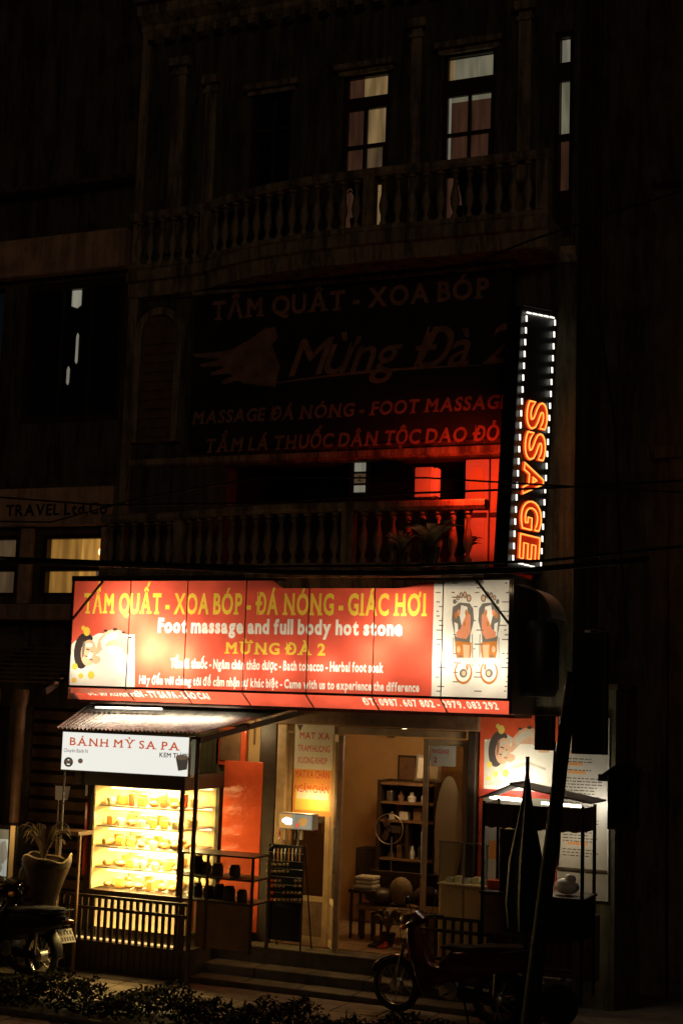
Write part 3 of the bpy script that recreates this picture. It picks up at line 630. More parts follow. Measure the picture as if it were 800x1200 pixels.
def leafy(name, x, y, z, h, n, label, mat, potr=.11, poth=.2, spread=.45, width=.02, seed=1):
    t = thing(name, label, 'potted plant', (x, y, z)); part('pot', MB().lathe([(potr*.7, 0), (potr, poth*.8), (potr*1.1, poth), (potr*.95, poth), (potr*.9, poth*.9), (0.01, poth*.9)], (x, y, z), 14), M['pot'], t, True)
    rg = random.Random(seed); mb = MB()
    for i in range(n):
        a = rg.uniform(0, 6.28); L = h*rg.uniform(.6, 1); sp = spread*rg.uniform(.4, 1); pts = []
        for k in range(7):
            s_ = k/6; rr = sp*s_**1.3; pts.append(Vector((x+math.cos(a)*rr, y+math.sin(a)*rr, z+poth*.9+L*(1.5*s_-.85*s_**2.4)))) 
        side = Vector((-math.sin(a), math.cos(a), 0)); o = len(mb.v)
        for k, p in enumerate(pts):
            w_ = width*math.sin(math.pi*(.12+.86*k/6)); mb.v += [tuple(p-side*w_), tuple(p-Vector((0, 0, w_*.5))), tuple(p+side*w_)]
        for k in range(6):
            for q in (0, 1): mb.f.append((o+3*k+q, o+3*k+q+1, o+3*k+4+q, o+3*k+3+q)); mb.mi.append(0)
    part('foliage', mb, M[mat], t, True); return t
leafy('potted_plant', .52, .55, FL+.012, .42, 34, 'small leafy potted plant just inside the open doorway', 'dryleaf', .09, .15, .28, .03, 5)
leafy('potted_plant', .86, .6, FL+.012, .36, 26, 'shorter potted plant right of the one in the doorway', 'leaf', .08, .14, .24, .03, 8)

# =================================================================== BIG BACKLIT BANNER
BY = -.9
bx0, bx1, bz0, bz1 = -3.07, 2.36, 3.475, 4.74
bb = thing('lightbox_sign', 'long red backlit massage shop sign with yellow and white lettering above the entrance', 'sign', (0, BY, bz0))
def TP(body, x0, x1, yb, yt, Y=BY, **k):
    return text_polys(body, AX(x0, yb, Y), AX(x1, yb, Y), AZ(x0, yb, Y), AZ(x0, yt, Y), **k)
def px(x, y, Y=BY): p = at(x, y, Y); return (p.x, p.z)
def pp(l, Y=BY): return [px(x, y, Y) for x, y in l]
def woman(fx, fy, Y, skin, white, dark, yellow, grey, pale, k=1.):
    """spa picture in survey units round the face: head lying to the left, white towels to the right, stones on the shoulder"""
    pt = lambda a, b: px(fx+a*k, fy+b*k, Y)
    f = lambda l: [pt(a, b) for a, b in l][::-1]
    e = lambda a, b, c, d, n=16, r_=0.: f([(a+c*math.cos(t)*math.cos(r_)-d*math.sin(t)*math.sin(r_), b+c*math.cos(t)*math.sin(r_)+d*math.sin(t)*math.cos(r_)) for t in [2*math.pi*i/n for i in range(n)]])
    return [(pale, [f([(-22, -8), (-16, -14), (4, -20), (20, -10), (54, 0), (54, 40), (-22, 40)])]),
            (white, [f([(8, -8), (20, -16), (52, -14), (54, 40), (6, 40), (-4, 30), (2, 18)])]),
            (skin, [f([(8, 0), (12, -16), (20, -25), (30, -28), (40, -25), (48, -16), (50, -4), (40, 2), (26, -2), (14, 6)])]),
            (pale, [f([(14, -14), (22, -22), (32, -24), (36, -18), (24, -14), (16, -4)])]),
            (white, [f([(10, 2), (20, -8), (34, -8), (44, 0), (54, -2), (54, 32), (14, 36), (6, 20)])]),
            (skin, [f([(38, -8), (52, -12), (54, 2), (42, 2)])]), (pale, [f([(10, 18), (30, 12), (50, 20), (50, 23), (30, 16), (12, 22)])]),
            (dark, [e(-7, -2, 10, 21, 20, .1), e(-1, -17, 6, 5)]), (skin, [e(0, 0, 9, 15.5, 20, .1), e(8, 8, 6, 5)]), (grey, [e(-6, -4, 1.6, 10, 12, .1)]),
            (pale, [e(2, 3, 2.4, 5, 12, .5), e(1, -9, 4, 2.5)]), (dark, [e(-1, -4, 2.6, .8, 8, .3), e(-3, 4, 2.4, .7, 8, .3), e(4, -1, .8, 1.0, 6)]), (grey, [e(3, 8, 2.6, 1.1, 8, .2)]),
            (yellow, [e(-2, -25, 4, 5.5, 8), e(-6, -29, 2.5, 3, 8), e(-16, 16, 3.4, 4, 8), e(-9, 27, 3, 3.4, 8), e(-17, 32, 3, 3, 8), e(3, 26, 4, 5, 8)]),
            (dark, [e(20, -26, 2.6, 1.6, 10), e(31, -27.5, 3.2, 1.9, 10), e(41, -24, 2.6, 1.6, 10), e(49, -18, 2.0, 1.3, 10)])]
def foot(fx, fy, m):
    f = lambda l: [px(fx+a*m, fy+b, BY) for a, b in (l[::-1] if m > 0 else l)]
    e = lambda a, b, c, d, n=14: f([(a+c*math.cos(t), b+d*math.sin(t)) for t in [2*math.pi*i/n for i in range(n)]])
    C = lambda k: M['c'+k]
    return [(C('grey'), [e(-7, -50, 3, 4.6), e(-2.4, -54, 2.4, 4), e(2, -53.5, 2.2, 3.6), e(6, -50.5, 2.1, 3.2), e(9.6, -46, 2, 3)]), (C('skin'), [e(-7, -50, 1.7, 3), e(-2.4, -54, 1.3, 2.6), e(2, -53.5, 1.1, 2.2), e(6, -50.5, 1, 2)]),
            (C('grey'), [f([(-12, -38), (-8, -44), (4, -45), (12, -39), (13, -24), (10, -8), (9, 6), (-8, 6), (-9, -8), (-13, -24)])]),
            (C('white'), [f([(-5, -40), (2, -42), (4, -30), (1, -16), (-3, -20), (-6, -30)]), f([(6, -20), (10, -22), (9, -6), (5, -4)])]),
            (C('salmon'), [f([(-9, -30), (-5, -34), (-1, -24), (3, -14), (8, -10), (7, -4), (-4, -2), (-9, -10)]), e(5, -33, 2, 4)]), (C('corange' if 0 else 'orange'), [e(-4, -33, 1.4, 4), e(8, -30, 1.8, 4), e(-2, -20, 1.5, 3)]),
            (C('orange'), [f([(-10, 2), (9, 0), (9, 12), (7, 24), (-8, 24), (-10, 12)])]), (C('skin'), [f([(-8, 5), (0, 4), (-1, 20), (-7, 20)]), e(5, 10, 2, 4)]), (C('grey'), [e(3, 18, 2.5, 1.3), f([(-11.5, -8), (-10.5, -8), (-11, 30), (-12, 30)]), f([(10.5, -4), (11.5, -4), (11.5, 30), (10.8, 30)])]),
            (C('orange'), [e(-.5, 37, 10.5, 14, 20)]), (C('white'), [e(-.5, 36, 8.6, 12, 20), f([(-12, 20), (12, 20), (12, 27), (-12, 27)])]), (C('grey'), [e(-.5, 38, 4.6, 5.2), ]), (C('skin'), [e(-1, 38, 2.4, 3)]), (C('csalmon' if 0 else 'salmon'), [e(-5, 31, 1.6, 4)])]
L = [(M['cwhite'], [rect(AX(507, 740, BY), bx1, bz0, bz1)])]
L += [(M['cwhite'], [pp([(83, 755), (100, 750), (116, 742), (158, 744), (158, 812), (83, 812)][::-1])])]
L += woman(104, 765, BY, M['cskin'], M['cwhite'], M['cblack'], M['cyellow'], M['cgrey'], M['cwhite'])
L += [(M['cyellow'], TP('TẨM QUẤT - XOA BÓP - ĐÁ NÓNG - GIÁC HƠI', 98, 500, 718, 694.5, off=.03, serif=True, gap=.05)),
      (M['cwhite'], TP('Foot massage and full body hot stone', 185, 471, 740.5, 724, off=.045, gap=.06)),
      (M['cyellow'], TP('MỪNG ĐÀ 2', 263, 381, 765.5, 752, off=.03, serif=True)),
      (M['cwhite'], TP('Tắm lá thuốc - Ngâm chân thảo dược - Bath tobacco - Herbal foot soak', 200, 449, 782, 771, off=.035, gap=.06)),
      (M['cwhite'], TP('Hãy đến với chúng tôi để cảm nhận sự khác biệt - Came with us to experience the difference', 163, 491, 801, 791, off=.035, gap=.06))]
L += foot(542, 751, -1)+foot(573, 751, 1)
rg = random.Random(11)
tick = []
for i in range(24):
    for xx in (512, 530, 556, 586, 592):
        if rg.random() < .55:
            a, b = px(xx+rg.uniform(-2, 2), 684+i*5.5); tick.append(rect(a, a+rg.uniform(.02, .09), b, b+.012))
L.append((M['cgrey'], tick))
mb, mats = flat_print((rect(bx0, bx1, bz0, bz1), M['canvas']), L, lambda u, v: (u, BY, v))
part('canvas', mb, mats, bb)
# slanting lower strip with the address
SY, SZ = BY+.22, bz0-.15
def strip(u, v): t = (bz0-v)/(bz0-SZ); return (u, BY+.001+.22*t, v-.002)
ls = text_polys('ĐC: 019 XUÂN VIÊN - TT SA PA - LÀO CAI', AX(102, 812, BY+.1), AX(245, 815, BY+.1), SZ+.055, SZ+.125, .03, gap=.1)+text_polys('ĐT: 0987. 607 802 - 0979. 083 292', AX(425, 822, BY+.1), AX(583, 828, BY+.1), SZ+.05, SZ+.125, .03, gap=.1)
mb, mats = flat_print((rect(bx0+.02, bx1, SZ, bz0), M['canvas']), [(M['cwhite'], ls)], strip)
part('address_strip', mb, mats, bb)
part('casing', MB().box(bx0-.03, bx1+.03, BY-.01, -.002, bz1+.001, bz1+.05).box(bx0-.03, bx0-.001, BY, -.002, SZ, bz1).box(bx1+.001, bx1+.03, BY, -.002, SZ, bz1).box(bx0, bx1, SY, -.002, SZ-.04, SZ-.004).box(bx0, bx1, -.06, -.003, SZ, bz1), M['iron'], bb)
for z in (bz0, bz1): part('frame_bar', MB().bbox(bx0-.02, bx1+.02, BY-.022, BY-.003, z-.014, z+.014, .003), M['iron'], bb)
for x in (bx0, bx1): part('frame_bar', MB().bbox(x-.014, x+.014, BY-.02, BY-.003, bz0+.014, bz1-.014, .003), M['iron'], bb)
for x in (151, 218, 287, 361, 438, 518):  # dark bars on the face stand for shadows of the ribs behind
    X = AX(x, 745, BY); part('rib_shadow', MB().bbox(X-.006, X+.006, BY-.012, BY-.003, bz0+.014, bz1-.014, .003), M['iron'], bb)
    part('strip_rib_shadow', MB().bar((X, BY-.006, bz0-.016), (X, SY-.006, SZ), .014, .01), M['iron'], bb)
part('brace_shadow', MB().bar((*at(121, 681, BY-.03),), (*at(85, 726, BY-.03),), .03, .02), M['iron'], bb)  # both corner bars stand for shadows of frame braces behind the vinyl
part('brace_shadow', MB().bar((*at(555, 676, BY-.03),), (*at(599, 735, BY-.03),), .04, .02), M['iron'], bb)
for x, y, pw, dy in ((110, 772, 5.5, .24), (165, 722, 20, .26), (192, 762, 42, .26), (226, 775, 18, .24), (285, 788, 5.2, .2), (335, 786, 4.4, .2), (392, 784, 4.8, .2), (445, 770, 10, .24), (482, 735, 13, .24), (525, 775, 9, .26), (585, 785, 7, .26), (580, 725, 2.6, .26)):
    p = at(x, y, BY+dy); lamp('POINT', (p.x, BY+dy, min(p.z, 4.6)), pw, (1, .9, .74), .06, parent=bb, name='tube_lamp')

# =================================================================== UPPER DARK BILLBOARD
bo = thing('billboard', 'big unlit dark billboard with dim red massage lettering and a hand, between the balconies', 'billboard', (0, -.14, 6.3))
Yb = -.16; bxa, bxb = AX(226, 420, Yb), AX(597, 420, Yb); bza, bzb = 6.42, 8.36
def hand(x, y):
    f = lambda l: [px(x+a, y+b, Yb) for a, b in l]
    return [f([(60, -24), (92, -22), (102, 4), (96, 28), (60, 24), (38, 10), (30, -4)]), f([(0, -10), (40, -14), (62, -22), (60, -8), (36, -4), (2, -7)]), f([(8, 2), (38, -5), (60, -6), (60, 6), (38, 4), (10, 5)]),
            f([(20, 12), (42, 4), (62, 5), (60, 15), (42, 12), (22, 15)]), f([(34, 22), (50, 14), (66, 14), (66, 24), (52, 21), (36, 26)]), f([(60, -22), (84, -40), (96, -42), (100, -30), (92, -20)])]
bl = [(M['boardpale'], hand(226, 425)),
      (M['boardink'], TP('TẨM QUẤT - XOA BÓP', 248, 572, 375, 353, Yb, off=.03, serif=True)),
      (M['boardink'], TP('Mừng Đà 2', 338, 594, 441, 396, Yb, off=.008, shear=.35, gap=.02)),
      (M['boardink'], TP('MASSAGE ĐÁ NÓNG - FOOT MASSAGE', 224, 594, 497, 482, Yb, off=.03, serif=True, shear=.15)),
      (M['boardink'], TP('TẮM LÁ THUỐC DÂN TỘC DAO ĐỎ', 240, 583, 530, 514, Yb, off=.03, serif=True, shear=.15))]
sw = [px(300+i*12, 452-i*1.1-6*math.sin(i/22*3.14), Yb) for i in range(23)]; bl.append((M['boardink'], [sw+[(a, b-.03*math.sin(math.pi*i/22)-.004) for i, (a, b) in reversed(list(enumerate(sw)))]]))
mb, mats = flat_print((rect(bxa, bxb, bza, bzb), M['board']), bl, lambda u, v: (u, Yb, v))
part('print', mb, mats, bo); part('backing', MB().box(bxa, bxb, Yb+.01, -.01, bza, bzb), M['black'], bo)
part('top_trim', MB().bbox(bxa-.03, bxb+.03, Yb-.05, -.005, bzb+.002, bzb+.05, .008), M['trim'], bo)

# =================================================================== NEON BLADE SIGN
ns = thing('neon_sign', 'tall dark blade sign with orange neon letters inside a border of white lights', 'neon sign', (2.4, -.6, 4.86))
C00, C01 = Vector(at(594, 664, -1.0)), Vector(at(611, 358, -1.0)); C10, C11 = Vector(at(634, 674, -.1)), Vector(at(652, 366, -.1))
def q(u, v, w_=0.):
    p = (C00*(1-u)+C10*u)*(1-v)+(C01*(1-u)+C11*u)*v
    return p+Vector((1, -.12, 0)).normalized()*w_
mb = MB(); cs = [q(0, 0), q(1, 0), q(1, 1), q(0, 1), q(0, 0, -.16), q(1, 0, -.16), q(1, 1, -.16), q(0, 1, -.16)]
mb.add(cs, [(0, 1, 2, 3), (7, 6, 5, 4), (0, 4, 5, 1), (1, 5, 6, 2), (2, 6, 7, 3), (3, 7, 4, 0)]); part('cabinet', mb, M['black'], ns)
part('cabinet_edge', MB().bar(q(0, 1.004, -.17), q(1, 1.004, -.17), .03).bar(q(0, 1.004, .01), q(1, 1.004, .01), .02), M['iron'], ns)
for v in (.12, .85): part('bracket', MB().bar(q(1, v, -.08), q(1, v, -.08)+Vector((0, .16, 0)), .05), M['iron'], ns)
# each letter: red face, glowing red tube painting the halo, amber tube outline (rotated a quarter turn clockwise, reads downwards)
def neon_letter(ch, vc, k, ln=.1):
    c = bpy.data.curves.new('l', 'FONT'); c.body = ch; c.offset = .028; c.resolution_u = 5; o = bpy.data.objects.new('l', c); COL.objects.link(o)
    res = []
    for mode, bev in (('BOTH', 0), ('NONE', .0)):
        dg = bpy.context.evaluated_depsgraph_get(); me = o.evaluated_get(dg).to_mesh()
        res.append(([v.co.copy() for v in me.vertices], [tuple(p.vertices) for p in me.polygons], [tuple(e.vertices) for e in me.edges])); c.fill_mode = 'NONE'
    bpy.data.objects.remove(o); bpy.data.curves.remove(c)
    vs, fs, _ = res[0]; xmin = min(v.x for v in vs); xmax = max(v.x for v in vs)
    def mp(v, w_):   # letter x runs down the sign, letter y runs across it
        return q(.255+.56*(v[1]/.73), vc+ln/2-ln*(v[0]-xmin)/(xmax-xmin), w_)
    face = part('letter_'+'face', MB().add([mp(v, .012) for v in vs], fs), M['neonred'], ns)
    face.name = 'letter_face'
    # boundary loops of the filled face
    cnt = {}
    for f in fs:
        for i in range(len(f)):
            e = tuple(sorted((f[i], f[(i+1) % len(f)]))); cnt[e] = cnt.get(e, 0)+1
    # merge coincident vertices first
    key = {}; rem = [key.setdefault((round(v.x, 4), round(v.y, 4)), i) for i, v in enumerate(vs)]
    cnt = {}
    for f in fs:
        for i in range(len(f)):
            a, b = rem[f[i]], rem[f[(i+1) % len(f)]]
            if a != b: e = tuple(sorted((a, b))); cnt[e] = cnt.get(e, 0)+1
    adj = {}
    for (a, b), n in cnt.items():
        if n == 1: adj.setdefault(a, []).append(b); adj.setdefault(b, []).append(a)
    seen = set(); tb = MB(); hb = MB()
    for s0 in adj:
        if s0 in seen: continue
        loop = [s0]; seen.add(s0); cur = s0
        while True:
            nx = [n for n in adj[cur] if n not in seen]
            if not nx: break
            cur = nx[0]; seen.add(cur); loop.append(cur)
        if len(loop) < 3: continue
        pts = [mp(vs[i], .035) for i in loop]; pts.append(pts[0]); tb.tube(pts, .0088, 6, caps=False)
        pts = [mp(vs[i], .018) for i in loop]; pts.append(pts[0]); hb.tube(pts, .015, 6, caps=False)
    part('letter_halo', hb, M['neonhalo'], face); part('neon_tube', tb, M['neon'], face)
for k, (ch, y) in enumerate((('S', 488), ('S', 524), ('A', 563), ('G', 604), ('E', 641))):
    neon_letter(ch, (667.5-y)/306.0, k, (.104, .104, .118, .106, .09)[k])
ledm = MB().bbox(-.009, .009, -.010, .010, -.033, .033, .004).mesh('led', M['led'])
ledh = MB().bbox(-.009, .009, -.06, .06, -.008, .008, .003).mesh('led', M['led'])
for u in (.1, .91):
    for i in range(21): inst('led', ledm, q(u, .035+i*.0458+(.006 if u > .5 else 0), .02), ns, (0, R(-1.5), 0))
for v in (.022, .975):
    for i in range(5): inst('led', ledh, q(.16+i*.165, v, .02), ns, (R(9 if v > .5 else 2), 0, R(-5)))
# the other face glows over the balcony: red neon
nl = lamp('SPOT', (2.02, -1.12, 5.8), 62, (1, .04, .01), .05, parent=ns, name='neon_back')
nl.rotation_euler = Vector((-.35, 1.0, -.2)).to_track_quat('-Z', 'Y').to_euler(); nl.data.spot_size = R(128); nl.data.spot_blend = .7

# =================================================================== RED PICTURE POSTER AND PRICE SHEET (right of the door)
Yp = -.035
rp = thing('spa_poster', 'red poster with a reclining spa guest in white towels right of the entrance', 'poster', (2.2, Yp, 1.3))
a0, a1, c0, c1 = 1.78, AX(653, 880, Yp), AZ(600, 1042, Yp), AZ(600, 838, Yp)
c = at(606, 882, Yp)
L = [(M['towel'], [rect(a0+.05, a1, AZ(600, 926, Yp), AZ(600, 868, Yp))])]
L += woman(589, 880, Yp, M['skin'], M['towel'], M['ink'], M['inkyellow'], M['boardpale'], M['paper'])
L += [(M['inkred'], [rect(a0, a1, AZ(600, 932, Yp), AZ(600, 926, Yp))]), (M['greypaper'], [rect(a0+.05, a1-.02, c0+.03, AZ(600, 934, Yp))]),
      (M['inkorange'], [rect(a0+.12, a0+.3, c0+.3, c0+.5), blob(a0+.6, c0+.3, .1, .12, 4)]), (M['inkyellow'], [blob(a0+.35, c0+.7, .07, .08, 7)])]
mb, mats = flat_print((rect(a0, a1, c0, c1), M['redboard']), L, lambda u, v: (u, Yp, v)); part('print', mb, mats, rp)
part('backing_board', MB().bbox(a0-.01, a1, Yp+.004, -.002, c0-.01, c1+.01, .004), M['redboard'], rp)
ps = thing('price_sheet', 'tall pale grey price sheet with rows of small print right of the leaning pole', 'notice', (2.95, Yp, 1.4))
b0, b1, d0, d1_ = a1+.02, 3.2, 1.42, 3.3
rg = random.Random(5); dash = []; heads = []
z = d1_-.1
while z > d0+.42:
    if rg.random() < .16: heads.append(rect(b0+.1, b0+.1+rg.uniform(.12, .22), z, z+.028)); z -= .055; continue
    x = b0+.05; e = b1-.04-rg.uniform(0, .14)
    while x < e-.02:
        w_ = rg.uniform(.015, .06); dash.append(rect(x, min(x+w_, e), z, z+.011)); x += w_+.012
    z -= .032
mb, mats = flat_print((rect(b0, b1, d0, d1_), M['greypaper']), [(M['ink'], dash), (M['inkorange'], heads)], lambda u, v: (u, Yp, v)); part('print', mb, mats, ps)
part('frame', MB().bbox(b0-.01, b1+.02, Yp+.003, -.003, d0-.02, d1_+.02, .004), M['whitepaint'], ps)
part('rail', MB().bbox(b0, b1+.01, Yp-.03, Yp-.003, AZ(690, 1020, Yp)-.015, AZ(690, 1020, Yp)+.015, .004), M['iron'], ps)

# =================================================================== CORRUGATED LEAN-TO ROOF AND THE BAKERY STALL
lr = thing('lean_to_roof', 'corrugated metal lean-to roof sloping over the bakery case under the banner', 'roof', (-1.9, -.8, 3.0))
def corr(bk, ft, n):
    mb = MB(); k = n*6
    for i in range(k+1):
        t = i/k; off = .014*math.sin(2*math.pi*n*t)
        for j in range(5):
            s_ = j/4; p = (Vector(bk[0]).lerp(Vector(bk[1]), t)).lerp(Vector(ft[0]).lerp(Vector(ft[1]), t), s_); mb.v.append((p.x, p.y, p.z+off))
    for i in range(k):
        for j in range(4): mb.f.append((i*5+j, i*5+j+1, (i+1)*5+j+1, (i+1)*5+j)); mb.mi.append(0)
    return mb
A0 = Vector((-3.22, -.10, 3.315)); A1 = Vector((-.42, -.10, 3.30)); B0 = at(66, 853, -1.3); B1 = at(234, 861, -1.3)
for i in range(4):   # four overlapping sheets
    t0, t1 = i/4, (i+1)/4+.012; dz = Vector((0, 0, .006*i))
    part('roof_sheet', corr((A0.lerp(A1, t0)+dz, A0.lerp(A1, t1)+dz), (B0.lerp(B1, t0)+dz, B0.lerp(B1, t1)+dz), 9), M['zinc'], lr, True)
part('purlin', MB().bar(B0+Vector((0, .05, -.05)), B1+Vector((0, .05, -.05)), .04, .05).bar((A0+B0)/2+Vector((0, 0, -.05)), (A1+B1)/2+Vector((0, 0, -.05)), .04, .05), M['iron'], lr)
part('rafter', MB().bar(B1+Vector((-.02, .08, -.06)), A1+Vector((-.02, -.02, -.06)), .04, .06), M['iron'], lr)
pa = at(233, 866, -1.22); pb = gr(222, 1152, G)
part('post', MB().tube([(pa.x, -1.22, pa.z), (pa.x-.02, -1.22, G)], .026, 10), M['iron'], lr, True); part('post', MB().tube([(B0.x+.1, -1.22, B0.z-.06), (B0.x+.1, -1.22, G)], .014, 8), M['steel'], lr, True)
# lit white sign
Ys = -1.31
wsn = thing('bakery_sign', 'glowing white bakery sign with red letters hanging under the lean-to roof', 'sign', (-1.95, Ys, 2.5))
e0, e1, f0, f1 = AX(73, 880, Ys), AX(221, 880, Ys), AZ(150, 906, Ys), AZ(150, 861, Ys)
def TS(b, x0, x1, yb, yt, **k): return text_polys(b, AX(x0, yb, Ys), AX(x1, yb, Ys), AZ(x0, yb, Ys), AZ(x0, yt, Ys), **k)
def jar(x, z, s): return [(M['signdark'], [ell(x, z, .9*s, .8*s, 14)]), (M['signbrown'], [ell(x-.3*s, z+.1*s, .25*s, .3*s, 8), ell(x+.3*s, z+.15*s, .28*s, .25*s, 8)]), (M['signwhite'], [ell(x, z-.35*s, .35*s, .12*s, 8), ell(x, z+.35*s, .2*s, .1*s, 8)])]
gx, gz = at(80.5, 893, Ys).x, at(80.5, 893, Ys).z; hx, hz = at(213, 895, Ys).x, at(213, 895, Ys).z
mb, mats = flat_print((rect(e0, e1, f0, f1), M['signwhite']), [(M['signink'], TS('BÁNH MỲ SA PA', 82, 211, 873, 863.5, off=.015, serif=True)),
    (M['signdark'], TS('Chuyên Bánh N', 75, 103, 881, 876.5)+TS('KEM TƯƠI', 187, 220, 887, 881.5, off=.02))]+jar(gx, gz, .07)+[(M['signdark'], [[(hx-.08, hz+.07), (hx+.08, hz+.07), (hx+.07, hz-.06), (hx-.04, hz-.08)]]), (M['signbrown'], [ell(hx, hz+.07, .08, .03, 10)]), (M['signbrown'], [ell(gx+.16, gz+.02, .035, .03, 8)])], lambda u, v: (u, Ys, v))
part('face', mb, mats, wsn)
part('casing', MB().box(e0-.012, e1+.012, Ys+.003, Ys+.12, f0-.012, f1+.012), M['steel'], wsn)
part('side_tube', MB().tube([(e1+.05, Ys+.02, f0+.02), (e1+.05, Ys+.02, f1-.02)], .022, 10), M['wgrey'], wsn, True)
# tube lamp under the banner, shining on the lean-to roof
tu = thing('tube_lamp', 'white fluorescent tube under the left end of the red banner above the lean-to roof', 'lamp', (-2.5, -.7, 3.4))
p_ = at(112, 829, -.72); p2 = at(190, 831, -.72)
part('tube', MB().tube([p_, p2], .014, 8), M['signwhite'], tu, True)
lamp('AREA', (-1.8, -.80, 3.31), 16, (1, .9, .72), 1.7, rot=(R(0), 0, 0), sy=.02, parent=tu)
lamp('POINT', (-1.02, -.45, 3.02), 8, (1, .72, .34), .05, parent=tu)  # added amber point without fixture, brightens the orange wall and red panel
# glass bakery case
bc = thing('bakery_case', 'brightly lit glass bakery case with five shelves of bread beside the picket fence', 'display case', (-2.1, -.6, FL))
Yc = -.93
cx0, cx1 = AX(106, 1000, Yc), AX(211, 1000, Yc); cz0, cz1 = AZ(160, 1046, Yc), AZ(160, 923, Yc); yb_ = -.06
part('base_cabinet', MB().bbox(cx0, cx1+.02, Yc+.16, yb_, FL+.12, cz0-.07, .01), M['cream'], bc)
part('plinth', MB().bbox(cx0-.03, cx1+.03, Yc-.02, yb_, cz0-.068, cz0-.004, .01), M['darkwood'], bc)
for x in (cx0+.05, cx1-.05):
    for y in (Yc+.2, yb_-.06): part('leg', MB().bbox(x-.03, x+.03, y-.03, y+.03, FL+.001, FL+.118, .005), M['darkwood'], bc)
for x, y in ((cx0, Yc), (cx1, Yc), (cx0, yb_), (cx1, yb_)): part('corner_post', MB().bbox(x-.025, x+.025, y-.02, y+.02, cz0, cz1, .006), M['darkwood'], bc)
part('pelmet', MB().bbox(cx0-.22, cx1+.08, Yc-.1, yb_, cz1+.002, cz1+.17, .02), M['darkwood'], bc)
part('back_panel', MB().box(cx0+.026, cx1-.026, yb_-.02, yb_, cz0, cz1), M['cream'], bc); part('left_panel', MB().box(cx0-.01, cx0+.012, Yc+.022, yb_-.022, cz0, cz1), M['cream'], bc)
part('front_pane', MB().box(cx0+.026, cx1-.026, Yc-.004, Yc+.002, cz0, cz1), M['glass'], bc); part('side_pane', MB().box(cx1-.002, cx1+.004, Yc+.022, yb_-.022, cz0, cz1), M['glass'], bc)
part('red_edge', MB().bbox(cx0-.09, cx0-.05, Yc-.02, Yc+.02, cz0+.15, cz1-.2, .006), M['redboard'], bc)
nsv = 5; hs = (cz1-cz0)/nsv
roll = MB().lathe([(.004, -.09), (.03, -.075), (.042, -.03), (.045, 0), (.042, .03), (.03, .075), (.004, .09)], (0, 0, 0), 10, 'x').mesh('bread', M['bread'], True)
bun = MB().ball((0, 0, 0), .05, .05, .034, 10, 6).mesh('bun', M['bread'], True)
cake = MB().lathe([(.045, -.03), (.055, .03), (.05, .05), (.01, .062)], (0, 0, 0), 10).mesh('cake', M['cream'], True)
pack = MB().bbox(-.045, .045, -.03, .03, -.034, .07, .006).mesh('pack', M['inkorange']); pack2 = MB().bbox(-.03, .03, -.03, .03, -.034, .11, .012).mesh('pack', M['redboard'])
rg = random.Random(21)
for k in range(nsv):
    z = cz0+k*hs+.012
    if k: part('shelf', MB().bbox(cx0+.03, cx1-.03, Yc+.06, yb_-.03, z-.014, z, .003), M['steel'], bc)
    zt_ = cz0+(k+1)*hs-.025
    tb = part('light_tube', MB().tube([(cx0+.18, Yc+.1, zt_), (cx1-.04, Yc+.1, zt_)], .011, 8).tube([(cx0+.18, yb_-.08, zt_), (cx1-.04, yb_-.08, zt_)], .011, 8), M['tubea'], bc, True)
    lamp('AREA', ((cx0+cx1)/2+.06, Yc+.13, zt_-.012), 46, (1, .62, .20), .9, sy=.03, rot=(R(12), 0, 0), parent=tb, name='tube_light')
    lamp('AREA', ((cx0+cx1)/2, yb_-.15, zt_-.012), 50, (1, .60, .19), .9, sy=.03, rot=(R(-10), 0, 0), parent=tb, name='tube_light')
    for r_, y in enumerate((Yc+.18, Yc+.38, Yc+.62)):
        x = cx0+.14
        while x < cx1-.1:
            me = rg.choice([roll, bun, cake, pack] if k < 4 else [bun, cake, pack, pack2])
            nm = {'bread': 'bread_roll', 'bun': 'bun', 'cake': 'cream_cake', 'pack': 'snack_box'}[me.name.split('.')[0]]
            o = bpy.data.objects.new(nm, me); COL.objects.link(o); sc_ = rg.uniform(.85, 1.15)
            o.location = (x, y+rg.uniform(-.02, .02), z+(.045 if me is roll else .034)*sc_+.001); o.scale = (sc_,)*3; o.rotation_euler = (0, 0, rg.uniform(-.5, .5) if me is not roll else rg.choice([R(90), R(78), R(100)]))
            lb = {'bread_roll': 'golden bread roll lying on a lit shelf of the bakery case', 'bun': 'round brown bun lying on a lit shelf of the bakery case', 'cream_cake': 'pale cream cake standing on a lit shelf of the bakery case', 'snack_box': ('upright orange snack box' if me is pack else 'narrow red snack box')+' standing on a lit shelf of the bakery case'}[nm]
            lb = lb.replace('a lit shelf', 'the '+('bottom', 'second lowest', 'middle', 'second highest', 'top')[k]+' shelf')
            tag(o, lb, {'bread_roll': 'bread', 'bun': 'bun', 'cream_cake': 'cake', 'snack_box': 'box'}[nm], {'bread_roll': 'bread rolls in the bakery case', 'bun': 'buns in the bakery case', 'cream_cake': 'cream cakes in the bakery case', 'snack_box': 'orange snack boxes in the bakery case' if me is pack else 'red snack boxes in the bakery case'}[nm])
            x += rg.uniform(.12, .17)
